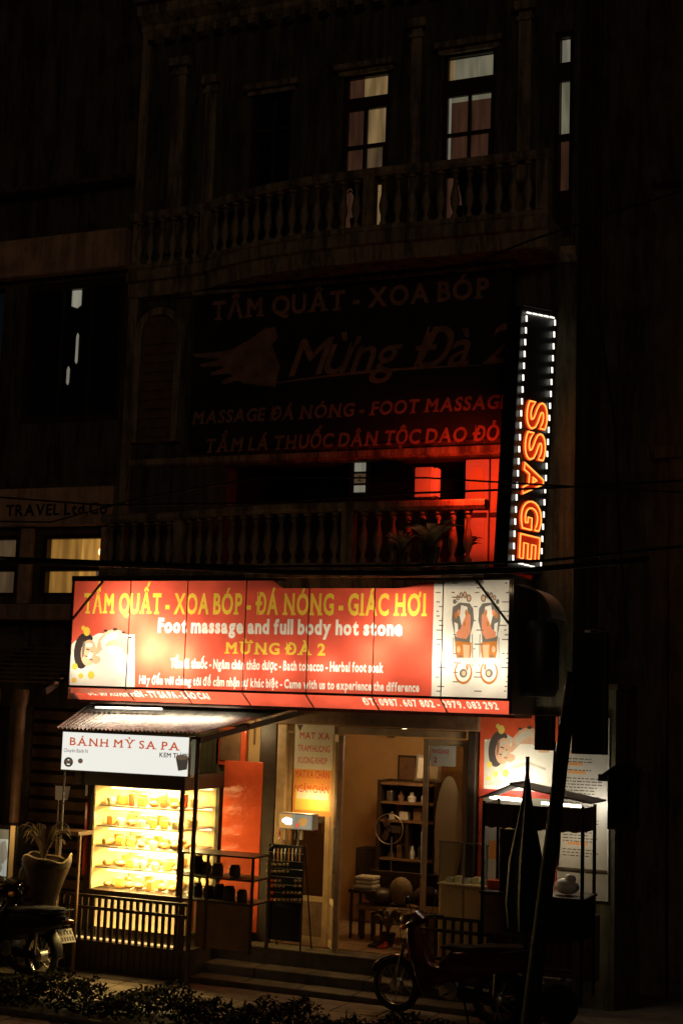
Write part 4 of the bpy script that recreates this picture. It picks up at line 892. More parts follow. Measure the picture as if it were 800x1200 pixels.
# added glowing strip for the gold reflection under the case, behind the fence
sl_ = thing('added_glow_strip', 'added warm glowing strip for a reflection low behind the picket fence under the bakery case', 'lamp', (-2.2, -1.0, FL))
part('tube', MB().tube([(-2.75, -.99, FL+.03), (-1.4, -.99, FL+.03)], .011, 8), M['strip'], sl_, True)  # added glowing strip standing in for the reflection, not a lamp tube
lamp('AREA', (-2.2, -.98, .64), 3.2, (1, .6, .2), 1.4, rot=(R(115), 0, 0), sy=.04, parent=sl_)
lamp('AREA', (-2.05, -.98, 1.04), 2.2, (1, .8, .4), 1.2, rot=(R(40), 0, 0), sy=.03, parent=sl_)

# small glass food box beside it
fb = thing('glass_food_box', 'small framed glass food box with dark jars in front of the red panel', 'food cart', (-1.1, -.9, FL))
Yf = -1.0
q0, q1 = AX(213, 1030, Yf), AX(296, 1030, Yf); h0, h1, h2 = AZ(255, 1057, Yf), AZ(255, 1029, Yf), AZ(255, 1002, Yf)
fr = MB()
for x in (q0, AX(243, 1030, Yf), q1): part('upright', MB().bbox(x-.014, x+.014, Yf-.014, Yf+.014, FL+.04 if x != q0 else G, h2-.015, .003), M['iron'], fb)
for x in (q0, q1): part('upright', MB().bbox(x-.014, x+.014, Yf+.4, Yf+.428, FL+.04, h2-.015, .003), M['iron'], fb)
for z in (h0, h1, h2): part('shelf', MB().bbox(q0-.015, q1+.015, Yf-.02, Yf+.43, z-.013, z+.007, .004), M['iron'] if z < h2 else M['blackmetal'], fb)
part('pane', MB().box(q0+.016, q1-.016, Yf-.003, Yf+.001, h0+.01, h2-.016), M['glass'], fb)
part('lower_panel', MB().bbox(q0+.2, q1-.016, Yf+.0, Yf+.02, FL+.06, h0-.016, .004), M['wood'], fb)
jr = random.Random(9)
for z, xs in ((h0+.009, (.1, .24, .37, .5, .66)), (h1+.009, (.08, .2, .34, .56))):
    for i, dx in enumerate(xs):
        x = q0+dx; h_ = jr.uniform(.12, .2); r_ = jr.uniform(.05, .07)
        t = thing('jar', 'dark food jar with a lid standing in the small glass food box', 'jar', (x, Yf+.2, z), 'jars in the small glass food box')
        part('body', MB().lathe([(r_*.9, 0), (r_, .02), (r_, h_*.75), (r_*.75, h_*.85)], (x, Yf+.2, z), 12), M[jr.choice(['cloth', 'pot', 'wood'])], t, True)
        part('lid', MB().lathe([(r_*.8, h_*.851), (r_*.8, h_*.97), (r_*.5, h_)], (x, Yf+.2, z), 12), M['iron'], t, True)

# =================================================================== PICKET FENCES
def picket_fence(label, xa, xb, Y, zt, zb, step, base):
    f = thing('picket_fence', label, 'fence', ((xa+xb)/2, Y, G))
    for z in (zt, zt-.13, zb): part('rail', MB().bbox(xa, xb, Y-.025, Y+.005, z-.018, z+.018, .004), M['darkwood'], f)
    me = MB().bbox(-.019, .019, -.012, .012, 0, zt-zb-.02, .004).mesh('picket', M['darkwood'])
    n = int((xb-xa)/step)
    for i in range(n+1): inst('picket', me, (xa+.02+i*(xb-xa-.04)/n, Y+.02, zb+.01), f)
    if base:
        part('low_wall', MB().box(xa, xb, Y-.02, Y+.04, G, zb-.02), M['darkwood'], f)
        for i in range(n+1): part('picket_shadow_rib', MB().box(xa+.008+i*(xb-xa-.04)/n, xa+.032+i*(xb-xa-.04)/n, Y-.035, Y-.021, G+.03, zb-.03), M['darkwood'], f)  # ribs shaped as the pickets' shadows on the low wall
    return f
picket_fence('dark picket fence in front of the lit bakery case', -2.98, AX(224, 1056, -1.08), -1.08, AZ(150, 1054, -1.08), .6, .083, True)
zf = AZ(480, 1072, -.62)
picket_fence('dark picket fence behind the parked scooter right of the steps', AX(478, 1072, -.62), 2.98, -.62, zf, zf-.42, .095, False)
# dark board behind the right part of that fence
solo('wall_base_panel', MB().bbox(1.8, 3.2, -.36, -.3, FL+.031, 1.3, .01), M['darkwood'], 'dark panelled board behind the right picket fence under the price sheet', 'panel')

# =================================================================== GLASS COUNTER AND FOOD CART (right)
gcn = thing('glass_counter', 'low glass counter on a pale cabinet right of the open doorway', 'counter', (1.7, -.3, FL))
Yg = -.38; s0, s1 = AX(514, 1010, Yg), AX(572, 1010, Yg); t0, t1, t2 = AZ(540, 1036, Yg), AZ(540, 1010, Yg), AZ(540, 988, Yg)
part('cabinet', MB().bbox(s0, s1, Yg+.02, Yg+.34, FL+.032, t0-.02, .008), M['amberwall'], gcn)
for i in range(2): part('cabinet_door', MB().bbox(s0+.02+i*.28, s0+.27+i*.28, Yg-.0, Yg+.018, FL+.06, t0-.06, .006), M['amberwall'], gcn)
part('counter_top', MB().bbox(s0-.01, s1+.01, Yg-.02, Yg+.35, t0-.018, t0, .004), M['cream'], gcn)
for x in (s0+.01, s1-.01, (s0+s1)/2): part('upright', MB().bbox(x-.009, x+.009, Yg-.01, Yg+.008, t0+.001, t2-.01, .002), M['steel'], gcn)
part('top_rail', MB().bbox(s0-.01, s1+.02, Yg-.012, Yg+.01, t2-.009, t2+.009, .003), M['steel'], gcn); part('pane', MB().box(s0+.02, s1-.02, Yg-.003, Yg+.001, t0+.002, t2-.012), M['glass'], gcn)
for i in range(5): solo('food_packet', MB().bbox(s0+.05+i*.1, s0+.13+i*.1, Yg+.08, Yg+.2, t0+.001, t0+.05+.02*(i % 2), .01), M['cream' if i % 2 else 'paper'], 'small pale food packet lying in the low glass counter', 'packet', 'packets in the low glass counter')

ct = thing('food_cart', 'small roofed food cart with a brown cloth fringe in front of the red spa poster', 'food cart', (2.65, -1.0, G))
Yk = -1.1; k0, k1 = AX(566, 1000, Yk), AX(682, 1000, Yk)
el, er, ap = at(561, 934, Yk-.08), at(692, 941, Yk-.08), at(598, 919, Yk-.08)
ycb = Yk+.5
for (p_, r_) in ((el, ap), (ap, er)):
    mb = MB(); dv = Vector((0, .66, 0)); t_ = Vector((0, 0, -.014)); a, b = Vector(p_), Vector(r_)
    mb.add([a, b, b+dv, a+dv, a+t_, b+t_, b+dv+t_, a+dv+t_], [(0, 1, 2, 3), (7, 6, 5, 4), (0, 4, 5, 1), (1, 5, 6, 2), (2, 6, 7, 3), (3, 7, 4, 0)]); part('roof_panel', mb, M['iron'], ct)
part('ridge_cap', MB().tube([(ap.x, ap.y-.01, ap.z+.008), (ap.x, ap.y+.67, ap.z+.008)], .012, 8), M['blackmetal'], ct, True)
zt_ = AZ(620, 944, Yk)
for x in (k0, k1):
    for y in (Yk, ycb): part('post', MB().bbox(x-.016, x+.016, y-.016, y+.016, G+.25, zt_+.02, .003), M['blackmetal'], ct)
zfr = AZ(620, 972, Yk); n = 22
fm_ = MB()
xs_ = [k0+(k1-k0)*i/(n*3) for i in range(n*3+1)]
for i, x in enumerate(xs_):
    y = Yk-.02+.012*math.sin(i*1.25); fm_.v += [(x, y, zt_), (x, y+.005*math.sin(i*2.1), zfr+.008*math.sin(i*.8))]
for i in range(n*3): fm_.f.append((2*i, 2*i+1, 2*i+3, 2*i+2)); fm_.mi.append(0)
part('fringe', fm_, M['fringe'], ct, True)
part('side_fringe', MB().box(k1-.004, k1+.004, Yk+.02, ycb-.02, zfr, zt_), M['fringe'], ct); part('side_fringe', MB().box(k0-.004, k0+.004, Yk+.02, ycb-.02, zfr, zt_), M['fringe'], ct)
zc1, zc0 = AZ(620, 1048, Yk), AZ(620, 1098, Yk)
part('counter_top', MB().bbox(k0-.03, k1+.03, Yk-.04, ycb+.03, zc1-.03, zc1, .008), M['darkwood'], ct); part('cart_box', MB().bbox(k0, AX(640, 1060, Yk), Yk, ycb, zc0, zc1-.032, .01), M['wood'], ct)
part('cart_box', MB().bbox(AX(640, 1060, Yk)+.004, k1, Yk, ycb, zc0, zc1-.032, .01), M['black'], ct, label='black right half of the cart body')
x = AX(590, 1000, Yk); part('shutter', MB().bbox(x-.05, x+.2, Yk+.01, Yk+.03, zc1+.002, zfr-.01, .004), M['darkwood'], ct)
for i in range(7): part('shutter_slat', MB().bbox(x-.04, x+.19, Yk-.002, Yk+.009, zc1+.04+i*.075, zc1+.085+i*.075, .004), M['darkwood'], ct)
wh = MB().lathe([(.17, -.02), (.2, -.02), (.2, .02), (.17, .02)], (0, 0, 0), 20, 'y').mesh('wheel', M['rubber'], True)
for x in (k0+.25, k1-.25): inst('wheel', wh, (x, Yk+.1, G+.205), ct)
solo('white_plastic_bag', MB().ball((AX(664, 1030, Yk+.2), Yk+.2, zc1+.085), .13, .1, .08, 14, 8).ball((AX(668, 1024, Yk+.2), Yk+.2, zc1+.16), .06, .05, .05, 10, 6), M['whitepaint'], 'crumpled white plastic bag standing on the cart under the price sheet', 'bag', None, True)
solo('red_food_box', MB().bbox(AX(572, 1030, Yk+.2), AX(587, 1030, Yk+.2), Yk+.15, Yk+.3, zc1+.001, zc1+.09, .01), M['redboard'], 'little red box standing on the cart left of its shutter', 'box')
ctl = thing('tube_lamp', 'white fluorescent tube mounted above the cart roof before the red poster', 'lamp', (2.3, -.2, 2.4))
p_ = at(574, 934, -.3); p2 = at(612, 938, -.3)
part('tube', MB().tube([p_, p2], .017, 8), M['tubew'], ctl, True); part('holder', MB().bar(p_+Vector((0, .03, 0)), p2+Vector((0, .03, 0)), .04), M['whitepaint'], ctl)
lamp('AREA', (p_+p2)/2+Vector((0, .0, .06)), 5, (1, .9, .7), .5, rot=(R(160), 0, 0), sy=.04, parent=ctl)
lamp('POINT', (p_+p2)/2+Vector((.05, -.02, .12)), 3, (1, .9, .7), .04, parent=ctl)
ctm = thing('tube_lamp', 'second white tube under the right end of the cart roof by the price sheet', 'lamp', (3.0, -.3, 2.4))
p_ = at(634, 941, -.55); p2 = at(680, 945, -.55)
part('tube', MB().tube([p_, p2], .014, 8), M['tubew'], ctm, True)
lamp('POINT', at(697, 945, -.25), 3.4, (1, .93, .8), .04, parent=ctm)
lamp('POINT', at(650, 990, -.5), 3.5, (1, .8, .5), .04, parent=ctm)

# =================================================================== KEYRING RACK WITH LIT BOX
kr = thing('souvenir_rack', 'black wire rack hung with trinkets left of the open doorway', 'display rack', (-.4, -.75, FL))
Yr = -.5
u0_, u1_ = AX(314, 1020, Yr), AX(355, 1020, Yr); w0, w1, w2 = FL+.032, AZ(335, 1056, Yr), AZ(335, 990, Yr)
for x in (u0_, u1_): part('leg', MB().tube([(x, Yr, w0), (x, Yr, w2-.06), (x+(.07 if x == u0_ else -.02), Yr, w2)], .011, 8), M['blackmetal'], kr, True)
for x in (u0_, u1_): part('leg', MB().tube([(x, Yr+.3, w0), (x, Yr+.02, w2)], .009, 8), M['blackmetal'], kr, True)
for i in range(8): z = w1+(w2-w1)*i/7; part('wire', MB().tube([(u0_, Yr-.01, z), (u1_, Yr-.01, z)], .005, 6), M['steel'], kr, True)
part('back_cloth', MB().box(u0_+.02, u1_-.01, Yr+.015, Yr+.025, w0+.1, w2), M['black'], kr)
bad = MB().lathe([(.004, -.022), (.017, -.016), (.021, -.004), (.017, .004)], (0, 0, 0), 10, 'y')
bme = bad.mesh('badge', M['brass'] if 'brass' in M else pm('brass', (.8, .6, .32), .25, .8, var=.2, bump=0), True); bmr = bad.mesh('badge', M['redboard'], True)
rg = random.Random(4)
for j, y in enumerate((1013, 1021, 1032, 1038, 1046, 1054)):
    for i in range(9):
        if rg.random() < .72 or i < 2 and j > 1:
            o = bpy.data.objects.new('badge', bmr if (i < 2 and j > 1) else bme); COL.objects.link(o); p = at(314.5+i*4.6, y, Yr-.02); o.location = (p.x, p.y-.005, p.z)
            if i < 2 and j > 1: tag(o, 'tiny red round badge pinned at the left edge of the souvenir rack', 'badge', 'red badges on the souvenir rack')
            else: tag(o, 'tiny brass round badge pinned on the souvenir rack', 'badge', 'brass badges on the souvenir rack')
pen = MB().lathe([(.004, 0), (.009, .02), (.009, .13), (.003, .15)], (0, 0, 0), 8)
pms = [pen.mesh('pendant', M['steel'], True), pen.mesh('pendant', M['inkorange'], True), pen.mesh('pendant', M['cream'], True)]
for i in range(8):
    o = bpy.data.objects.new('pendant', pms[i % 3]); COL.objects.link(o); p = at(321+i*4.3, 1010, Yr-.04); o.location = p
    tag(o, 'slim dangling pendant on the top row of the souvenir rack', 'pendant', 'pendants on the souvenir rack')
lb = thing('lit_box', 'small glowing orange and white box on top of the souvenir rack', 'light box', (-.4, -.5, w2))
b0_, b1_, bz = AX(329, 960, Yr), AX(369, 960, Yr), AZ(350, 972, Yr); bt = AZ(350, 953, Yr)
part('housing', MB().bbox(b0_, b1_, Yr-.05, Yr+.1, bz, bt, .012), M['whitepaint'], lb)
mb, mats = flat_print((rect(b0_+.01, b1_-.01, bz+.012, bt-.012), M['wpale']), [(M['wamber2'], [rect(b0_+.012, b0_+.16, bz+.014, bt-.014), blob(b0_+.3, (bz+bt)/2, .05, .05, 2)]), (M['tubew'], [blob(b0_+.11, (bz+bt)/2, .06, .04, 6)]), (M['sred'], [blob(b0_+.23, bz+.05, .02, .03, 4)])], lambda u, v: (u, Yr-.053, v)); part('face', mb, mats, lb)
part('stand', MB().tube([((b0_+b1_)/2, Yr+.03, bz), ((b0_+b1_)/2, Yr+.03, w2-.05)], .012, 8), M['steel'], lb, True)
lamp('POINT', ((b0_+b1_)/2+.02, Yr+.22, bt+.10), 6, (1, .66, .25), .03, parent=lb)
lamp('POINT', ((b0_+b1_)/2-.05, Yr-.45, bz-.05), 1.6, (1, .7, .35), .04, parent=lb)
for i, m in enumerate(('redboard', 'cream', 'inkorange', 'blackmetal', 'cream')):
    p = at(327+i*6.5, 984, Yr); solo('small_bottle', MB().lathe([(.018, 0), (.018, .08), (.008, .1), (.008, .125)], (p.x, p.y, p.z), 8), M[m], 'little bottle standing in a row below the lit box of the rack', 'bottle', 'little bottles below the lit box', True)

# =================================================================== LEFT NEIGHBOUR HOUSE
nb = thing('neighbour_building', 'dark house left of the shop with a travel company fascia and amber lit windows', 'building', (-6, 0, G))
nx1 = LX-.07
mb = wall_grid(-12, nx1, G-.2, 13.2, [(-4.72, -3.2, 6.9, 8.8), (-4.25, -3.32, 4.62, 5.42), (-5.6, -4.62, 4.62, 5.42), (-6.6, -5.1, 6.9, 8.8), (-4.3, -3.35, FL, 3.2), (-6.8, -4.6, FL, 3.2)], .08, .3)
part('wall', mb, M['plaster2'], nb)
part('parapet_band', MB().bbox(-12, nx1-.02, -.1, .075, 8.88, 9.4, .02), M['band2'], nb); part('coping', MB().bbox(-12, nx1, -.14, .075, 10.05, 10.12, .015), M['plaster2'], nb)
part('fascia', MB().bbox(-12, nx1-.02, -.06, .075, 5.52, 6.02, .015), M['band2'], nb)
part('fascia_lettering', *flat_print(([(-4.78, 5.6), (-3.2, 5.6), (-3.2, 5.94), (-4.78, 5.94)], M['band2']), [(M['black'], text_polys('TRAVEL Ltd,Co', -4.75, AX(126, 600, -.06), AZ(125, 602, -.06), AZ(125, 588, -.06), off=.03))], lambda u, v: (u, -.064, v)), nb)
part('ledge', MB().bbox(-12, nx1-.02, -.22, .075, 4.3, 4.5, .02), M['band2'], nb)
for x, d in ((-3.22, .07), (-4.45, .07), (-5.85, .07)): part('pilaster', MB().bbox(x-.09, x+.09, -.01, .078, 4.52, 5.5, .01), M['band2'], nb)
w = part('window', MB().box(-4.72, -4.64, .1, .2, 6.9, 8.8).box(-3.28, -3.2, .1, .2, 6.9, 8.8).box(-4.64, -3.28, .1, .2, 8.7, 8.8).box(-4.64, -3.28, .1, .2, 6.9, 7.0), M['darkwood'], nb)
part('pane', MB().box(-4.64, -3.28, .19, .2, 7.0, 8.7), M['darkglass'], w)
for x in (-4.2, -3.74): part('mullion', MB().bbox(x-.02, x+.02, .14, .188, 7.0, 8.7, .004), M['darkwood'], w)
for (xx, ya, yb2, wd, m) in ((90.5, 337, 360, .14, 'wpale'), (91, 391, 425, .03, 'wpale'), (80, 430, 450, .035, 'wpale'), (40, 375, 392, .04, 'wred')):
    x = AX(xx, ya, .17); z1, z0 = AZ(xx, ya, .17), AZ(xx, yb2, .17)
    part('curtain_gap', MB().prism([(x-wd/2, z0+.02), (x+wd*.1, z0-.01), (x+wd/2, z0+.03), (x+wd/2, z1-.02), (x, z1+.01), (x-wd/2, z1-.04)], .17, .187), M[m], w, label='slit of light between the drawn curtains')
zb1, zb0 = 4.98, 5.06
w = part('window', MB().box(-4.25, -4.19, .1, .2, 4.62, 5.42).box(-3.38, -3.32, .1, .2, 4.62, 5.42).box(-4.19, -3.38, .1, .2, 5.37, 5.42).box(-4.19, -3.38, .1, .2, 4.62, 4.67).box(-4.19, -3.38, .1, .2, zb1-.03, zb0+.01), M['darkwood'], nb)
part('pane', MB().box(-4.19, -3.72, .2, .208, zb0+.01, 5.37), M['wamber'], w); part('pane', MB().box(-3.72, -3.38, .2, .208, zb0+.01, 5.37), M['wamber2'], w); part('pane', MB().box(-4.19, -3.74, .2, .208, 4.67, zb1-.03), M['wamber'], w); part('pane', MB().box(-3.74, -3.49, .2, .208, 4.67, zb1-.03), M['wamber2'], w); part('pane', MB().box(-3.49, -3.38, .2, .208, 4.67, zb1-.03), M['wdim'], w)
part('hanging_lamp', MB().ball((-3.42, .17, 5.2), .03, .02, .045), M['glint'], w, True)
w = part('window', MB().box(-5.6, -5.54, .1, .2, 4.62, 5.42).box(-4.68, -4.62, .1, .2, 4.62, 5.42).box(-5.54, -4.68, .1, .2, 5.37, 5.42).box(-5.54, -4.68, .1, .2, 4.62, 4.67).box(-5.54, -4.68, .1, .2, zb1-.03, zb0+.01), M['darkwood'], nb)
part('pane', MB().box(-5.54, -4.68, .2, .208, zb0+.01, 5.37), M['wdim'], w); part('pane', MB().box(-5.54, -4.68, .2, .208, 4.67, zb1-.03), M['wdim'], w)
# ground floor porch
part('shutter', MB().box(-4.3, -3.35, .2, .24, FL, 3.2), M['darkwood'], nb)
for i in range(16): part('shutter_slat', MB().bbox(-4.28, -3.37, .16, .198, FL+.05+i*.16, FL+.16+i*.16, .008), M['wood'], nb)
part('shutter', MB().box(-6.8, -4.6, .2, .24, FL, 3.2), M['darkwood'], nb)
po = thing('porch_roof', 'dark slatted porch roof of the house left of the bakery stall', 'roof', (-4.2, -.6, 3.4))
for i in range(9): part('slat', MB().bar((-5.6, -.12-i*.12, 3.95-i*.055), (-3.12, -.12-i*.12, 3.95-i*.055), .08, .02), M['wood'], po)
for x in (-5.4, -4.3, -3.2): part('rafter', MB().bar((x, .07, 3.96), (x, -1.2, 3.4), .05, .08), M['darkwood'], po)
for x in (-4.02, -3.62): part('column', MB().lathe([(.09, G), (.09, G+.1), (.065, G+.14), (.06, 3.2), (.09, 3.3), (.09, 3.42)], (x, -1.05, 0), 12), M['wood'], po, True)
solo('red_tube_light', MB().tube([(AX(17, 955, -.9), -.9, AZ(17, 955, -.9)), (AX(18, 898, -.9), -.9, AZ(18, 898, -.9))], .012, 8), M['redpaint'], 'thin red vertical pipe beside the porch column at the far left', 'pipe', None, True)
pl = thing('post_lantern', 'small square lantern on a thin pole left of the bakery case', 'lantern', (-3.1, -1.0, G))
p_ = at(66, 990, -1.0); pt = at(70, 925, -1.0)
part('pole', MB().tube([(p_.x, -1.0, G), (pt.x, -1.0, pt.z+.05)], .012, 8), M['steel'], pl, True); part('shade', MB().prism([(pt.x-.03, pt.z-.12), (pt.x+.10, pt.z-.12), (pt.x+.13, pt.z+.04), (pt.x-.04, pt.z+.04)], -1.03, -.97), M['wdim'], pl)
part('cap', MB().bbox(pt.x-.05, pt.x+.14, -1.05, -.95, pt.z+.041, pt.z+.06, .004), M['darkwood'], pl)
p_ = at(102, 918, -1.0); hl = solo('hanging_light_strip', MB().bbox(p_.x-.012, p_.x+.012, -1.01, -.99, p_.z-.14, p_.z+.1, .004), M['wdim'], 'short dim amber strip light hanging left of the bakery case', 'lamp')
solo('stool', MB().bbox(AX(66, 975, -1.2), AX(98, 975, -1.2), -1.3, -1.0, AZ(80, 978, -1.2), AZ(80, 973, -1.2), .01).bar(at(70, 978, -1.25), (AX(70, 978, -1.25), -1.25, G), .03).bar(at(94, 978, -1.25), (AX(94, 978, -1.25), -1.25, G), .03).bar(at(70, 978, -1.05), (AX(70, 978, -1.05), -1.05, G), .03).bar(at(94, 978, -1.05), (AX(94, 978, -1.05), -1.05, G), .03), M['wood'], 'small wooden side table left of the bakery case', 'table')
# lit display box at the far left edge
Yt = -1.45
tv = thing('lit_display_box', 'pale lit display box with a bright yellow edge at the left edge', 'display box', (-3.4, Yt, 1.2))
e0_, e1_, ez0, ez1 = AX(-30, 1000, Yt), AX(20, 1000, Yt), AZ(10, 1042, Yt), AZ(10, 967, Yt)
part('housing', MB().bbox(e0_, e1_, Yt, Yt+.3, ez0, ez1, .015), M['blackmetal'], tv)
mb, mats = flat_print((rect(e0_+.04, AX(9.5, 1000, Yt), ez0+.05, ez1-.05), M['tv']), [(M['wgrey'], [rect(e0_+.04, AX(9.5, 1000, Yt), ez1-.16, ez1-.05), rect(e0_+.04, AX(9.5, 1000, Yt), ez0+.05, ez0+.14)]), (M['wpale'], [blob(AX(4, 1000, Yt), (ez0+ez1)/2+.05, .06, .14, 9), blob(AX(-3, 1000, Yt), (ez0+ez1)/2-.1, .08, .1, 12)])], lambda u, v: (u, Yt-.004, v)); part('screen', mb, mats, tv)
part('lit_edge', MB().bbox(AX(12, 1000, Yt), AX(17.5, 1000, Yt), Yt-.02, Yt-.002, ez0+.03, ez1, .004), M['cream'], tv)
part('stand', MB().bbox(e0_+.1, e1_-.1, Yt+.05, Yt+.25, G, ez0-.001, .01), M['darkwood'], tv)
lamp('POINT', (e1_+.0, Yt-.45, 1.9), 5.5, (1, .62, .25), .08, name='porch_fill', parent=tv)  # added amber fill for the porch and motorbikes, no fixture
# flared planter with arching leaves
Yv = -1.5
pv = thing('flared_planter', 'tall flared glazed planter with arching leaves beside the motorbikes', 'potted plant', (AX(52, 1030, Yv), Yv, G))
cxp = AX(54, 1030, Yv); zp1, zp0 = AZ(54, 1004, Yv), AZ(54, 1066, Yv)
mb = MB(); prof = [(.10, zp0), (.15, zp0+.12), (.21, zp0+.3), (.275, zp0+.46), (.30, zp1-.07), (.285, zp1-.01), (.26, zp1-.03), (.24, zp1-.08), (.01, zp1-.08)]
N_ = 28; o_ = 0
for i, (r_, z) in enumerate(prof):
    for j in range(N_):
        a = 2*math.pi*j/N_; wv = (.035*math.sin(3*a+.6)+.02*math.sin(5*a)) if 3 < i < 7 else 0
        mb.v.append((cxp+r_*math.cos(a), Yv+r_*.8*math.sin(a), z+wv))
for i in range(len(prof)-1):
    for j in range(N_): mb.f.append((i*N_+j, i*N_+(j+1) % N_, (i+1)*N_+(j+1) % N_, (i+1)*N_+j)); mb.mi.append(0)
part('planter', mb, M['pot'], pv, True); part('rim', MB().tube([(cxp+.287*math.cos(a), Yv+.23*math.sin(a), zp1-.005+.035*math.sin(3*a+.6)+.02*math.sin(5*a)) for a in [2*math.pi*i/40 for i in range(41)]], .009, 6, caps=False), M['cream'], pv, True)
part('pedestal', MB().lathe([(.14, G), (.14, G+.05), (.09, G+.1), (.09, zp0)], (cxp, Yv, 0), 14), M['concrete'], pv, True)
rg = random.Random(31); mb = MB()
for i in range(26):
    a = rg.uniform(0, 6.28); L_ = rg.uniform(.5, .85); pts = []
    for k in range(8):
        s_ = k/7; rr = .5*s_**1.1*rg.uniform(.97, 1.03)*L_; pts.append(Vector((cxp-.05+math.cos(a)*rr, Yv+math.sin(a)*rr*.7, zp1-.1+L_*(1.6*s_-1.15*s_**2.2))))
    side = Vector((-math.sin(a), math.cos(a), .2)).normalized(); o = len(mb.v)
    for k, p in enumerate(pts):
        w_ = .02*math.sin(math.pi*(.1+.88*k/7)); mb.v += [tuple(p-side*w_), tuple(p-Vector((0, 0, w_*.5))), tuple(p+side*w_)]
    for k in range(7):
        for q_ in (0, 1): mb.f.append((o+3*k+q_, o+3*k+q_+1, o+3*k+4+q_, o+3*k+3+q_)); mb.mi.append(0)
part('leaves', mb, M['dryleaf'], pv, True)

# =================================================================== RIGHT NEIGHBOUR
rn = thing('corner_building', 'almost black building at the right edge beyond the dark lane', 'building', (7, 2, G))
part('wall', MB().box(2.81, 14, 1.1, 1.4, G-.2, 13), M['plaster2'], rn)
for x in (3.75, 5.2, 6.7): part('pilaster', MB().bbox(x-.1, x+.1, 1.0, 1.098, G, 6.3, .01), M['plaster2'], rn)
for z in (6.3, 9.6): part('string_course', MB().bbox(RX+.2, 14, .95, 1.098, z, z+.15, .01), M['plaster2'], rn)
for x in (4.1, 5.6):
    for z in (3.9, 7.2): ww = part('window', MB().box(x, x+.9, 1.04, 1.099, z, z+1.5), M['darkwood'], rn); part('pane', MB().box(x+.07, x+.83, 1.03, 1.039, z+.07, z+1.43), M['darkglass'], ww)
for x in (4.05, 5.5): part('door', MB().bbox(x, x+1.1, 1.05, 1.099, G, 2.6, .01), M['darkwood'], rn)

# dark hanging sign box, lantern and curved hood right of the banner
hb = thing('hanging_sign_box', 'unlit black box sign hanging in front of the top of the price sheet', 'sign', (2.9, -.6, 2.9))
Yh = -.55; part('box', MB().bbox(AX(672, 800, Yh), AX(711, 800, Yh), Yh-.08, Yh+.08, AZ(690, 884, Yh), AZ(690, 741, Yh), .012), M['black'], hb)
part('arm', MB().tube([(AX(690, 735, Yh), Yh+.55, AZ(690, 735, Yh)), (AX(690, 735, Yh), Yh-.05, AZ(690, 735, Yh))], .015, 8), M['iron'], hb, True)
part('white_highlight', MB().bbox(AX(687, 739, Yh), AX(694, 739, Yh), Yh-.1, Yh-.081, AZ(690, 741, Yh)-.01, AZ(690, 739, Yh), .004), M['whitepaint'], hb)  # small white plate painting a highlight at the top of the box
ln = thing('wall_lantern', 'black box lantern with a pitched cap on a bracket right of the price sheet', 'lantern', (3.4, -.4, 1.9))
Yl = -.4; l0, l1, lz0, lz1 = AX(714, 930, Yl), AX(746, 930, Yl), AZ(730, 972, Yl), AZ(730, 908, Yl)
part('body', MB().bbox(l0, l1, Yl-.12, Yl+.12, lz0, lz1, .01), M['black'], ln); part('cap', MB().prism([(l0-.05, lz1+.001), (l1+.05, lz1+.001), ((l0+l1)/2+.03, lz1+.12), ((l0+l1)/2-.03, lz1+.12)], Yl-.16, Yl+.16), M['black'], ln)
part('bracket', MB().bar((l0-.12, Yl, lz1-.04), (l0, Yl, lz1-.04), .05, .07), M['black'], ln); part('pane', MB().bbox(l0+.05, l1-.05, Yl-.128, Yl-.121, lz0+.08, lz1-.08, .002), M['darkglass'], ln)
part('bracket', MB().bar(((l0+l1)/2, Yl+.12, lz0+.2), ((l0+l1)/2-.1, .02, lz0+.2), .05, .05), M['black'], ln)
Yo = -.75
hd = thing('curved_hood', 'curved pale fabric hood jutting out beside the top right corner of the banner', 'awning', (2.5, Yo, 4.3))
mb = MB(); hx0, hz0 = AX(606, 712, Yo), AZ(606, 728, Yo); n = 12
for i in range(n+1):
    a = math.pi/2*i/n
    for y in (Yo, -.1): mb.v.append((hx0+.36*math.sin(a), y, hz0+.04+.34*math.cos(a)))
for i in range(n): mb.f.append((2*i, 2*i+1, 2*i+3, 2*i+2)); mb.mi.append(0)
part('fabric', mb, M['whitepaint'], hd, True); part('hoop', MB().tube([(hx0+.36*math.sin(math.pi/2*i/n), Yo-.01, hz0+.04+.34*math.cos(math.pi/2*i/n)) for i in range(n+1)], .012, 6), M['iron'], hd, True)
part('barrel', MB().lathe([(.2, -.7), (.24, -.6), (.24, .0), (.2, .1)], (hx0+.12, -.4, 4.22), 16), M['black'], hd, True)
lamp('POINT', (hx0-.02, -.95, hz0+.32), .25, (1, .85, .6), .04, parent=hd)

# things on the lower balcony: square lantern on wire stand, plants
p_ = at(501, 566, -.5)
sq = thing('square_lantern', 'square box lantern on a wire stand lit red on the lower balcony', 'lantern', (p_.x, -.5, 4.86))
part('panel', MB().bbox(p_.x-.13, p_.x+.08, -.58, -.42, p_.z-.17, p_.z+.17, .01), M['paper'], sq); part('side', MB().bbox(p_.x+.081, p_.x+.13, -.56, -.44, p_.z-.16, p_.z+.16, .008), M['whitepaint'], sq)
part('stand', MB().tube([(p_.x-.13, -.5, p_.z-.17), (p_.x-.05, -.5, p_.z-.28), (p_.x, -.5, 4.9)], .009, 6).tube([(p_.x+.13, -.5, p_.z-.16), (p_.x+.06, -.5, p_.z-.28), (p_.x, -.5, p_.z-.3)], .009, 6), M['iron'], sq, True)
leafy('balcony_plant', AX(505, 650, -1.05), -1.08, 4.865, .45, 40, 'leafy plant hanging over the lower balcony rail below the square lantern', 'dryleaf', .1, .2, .4, .05, 3)
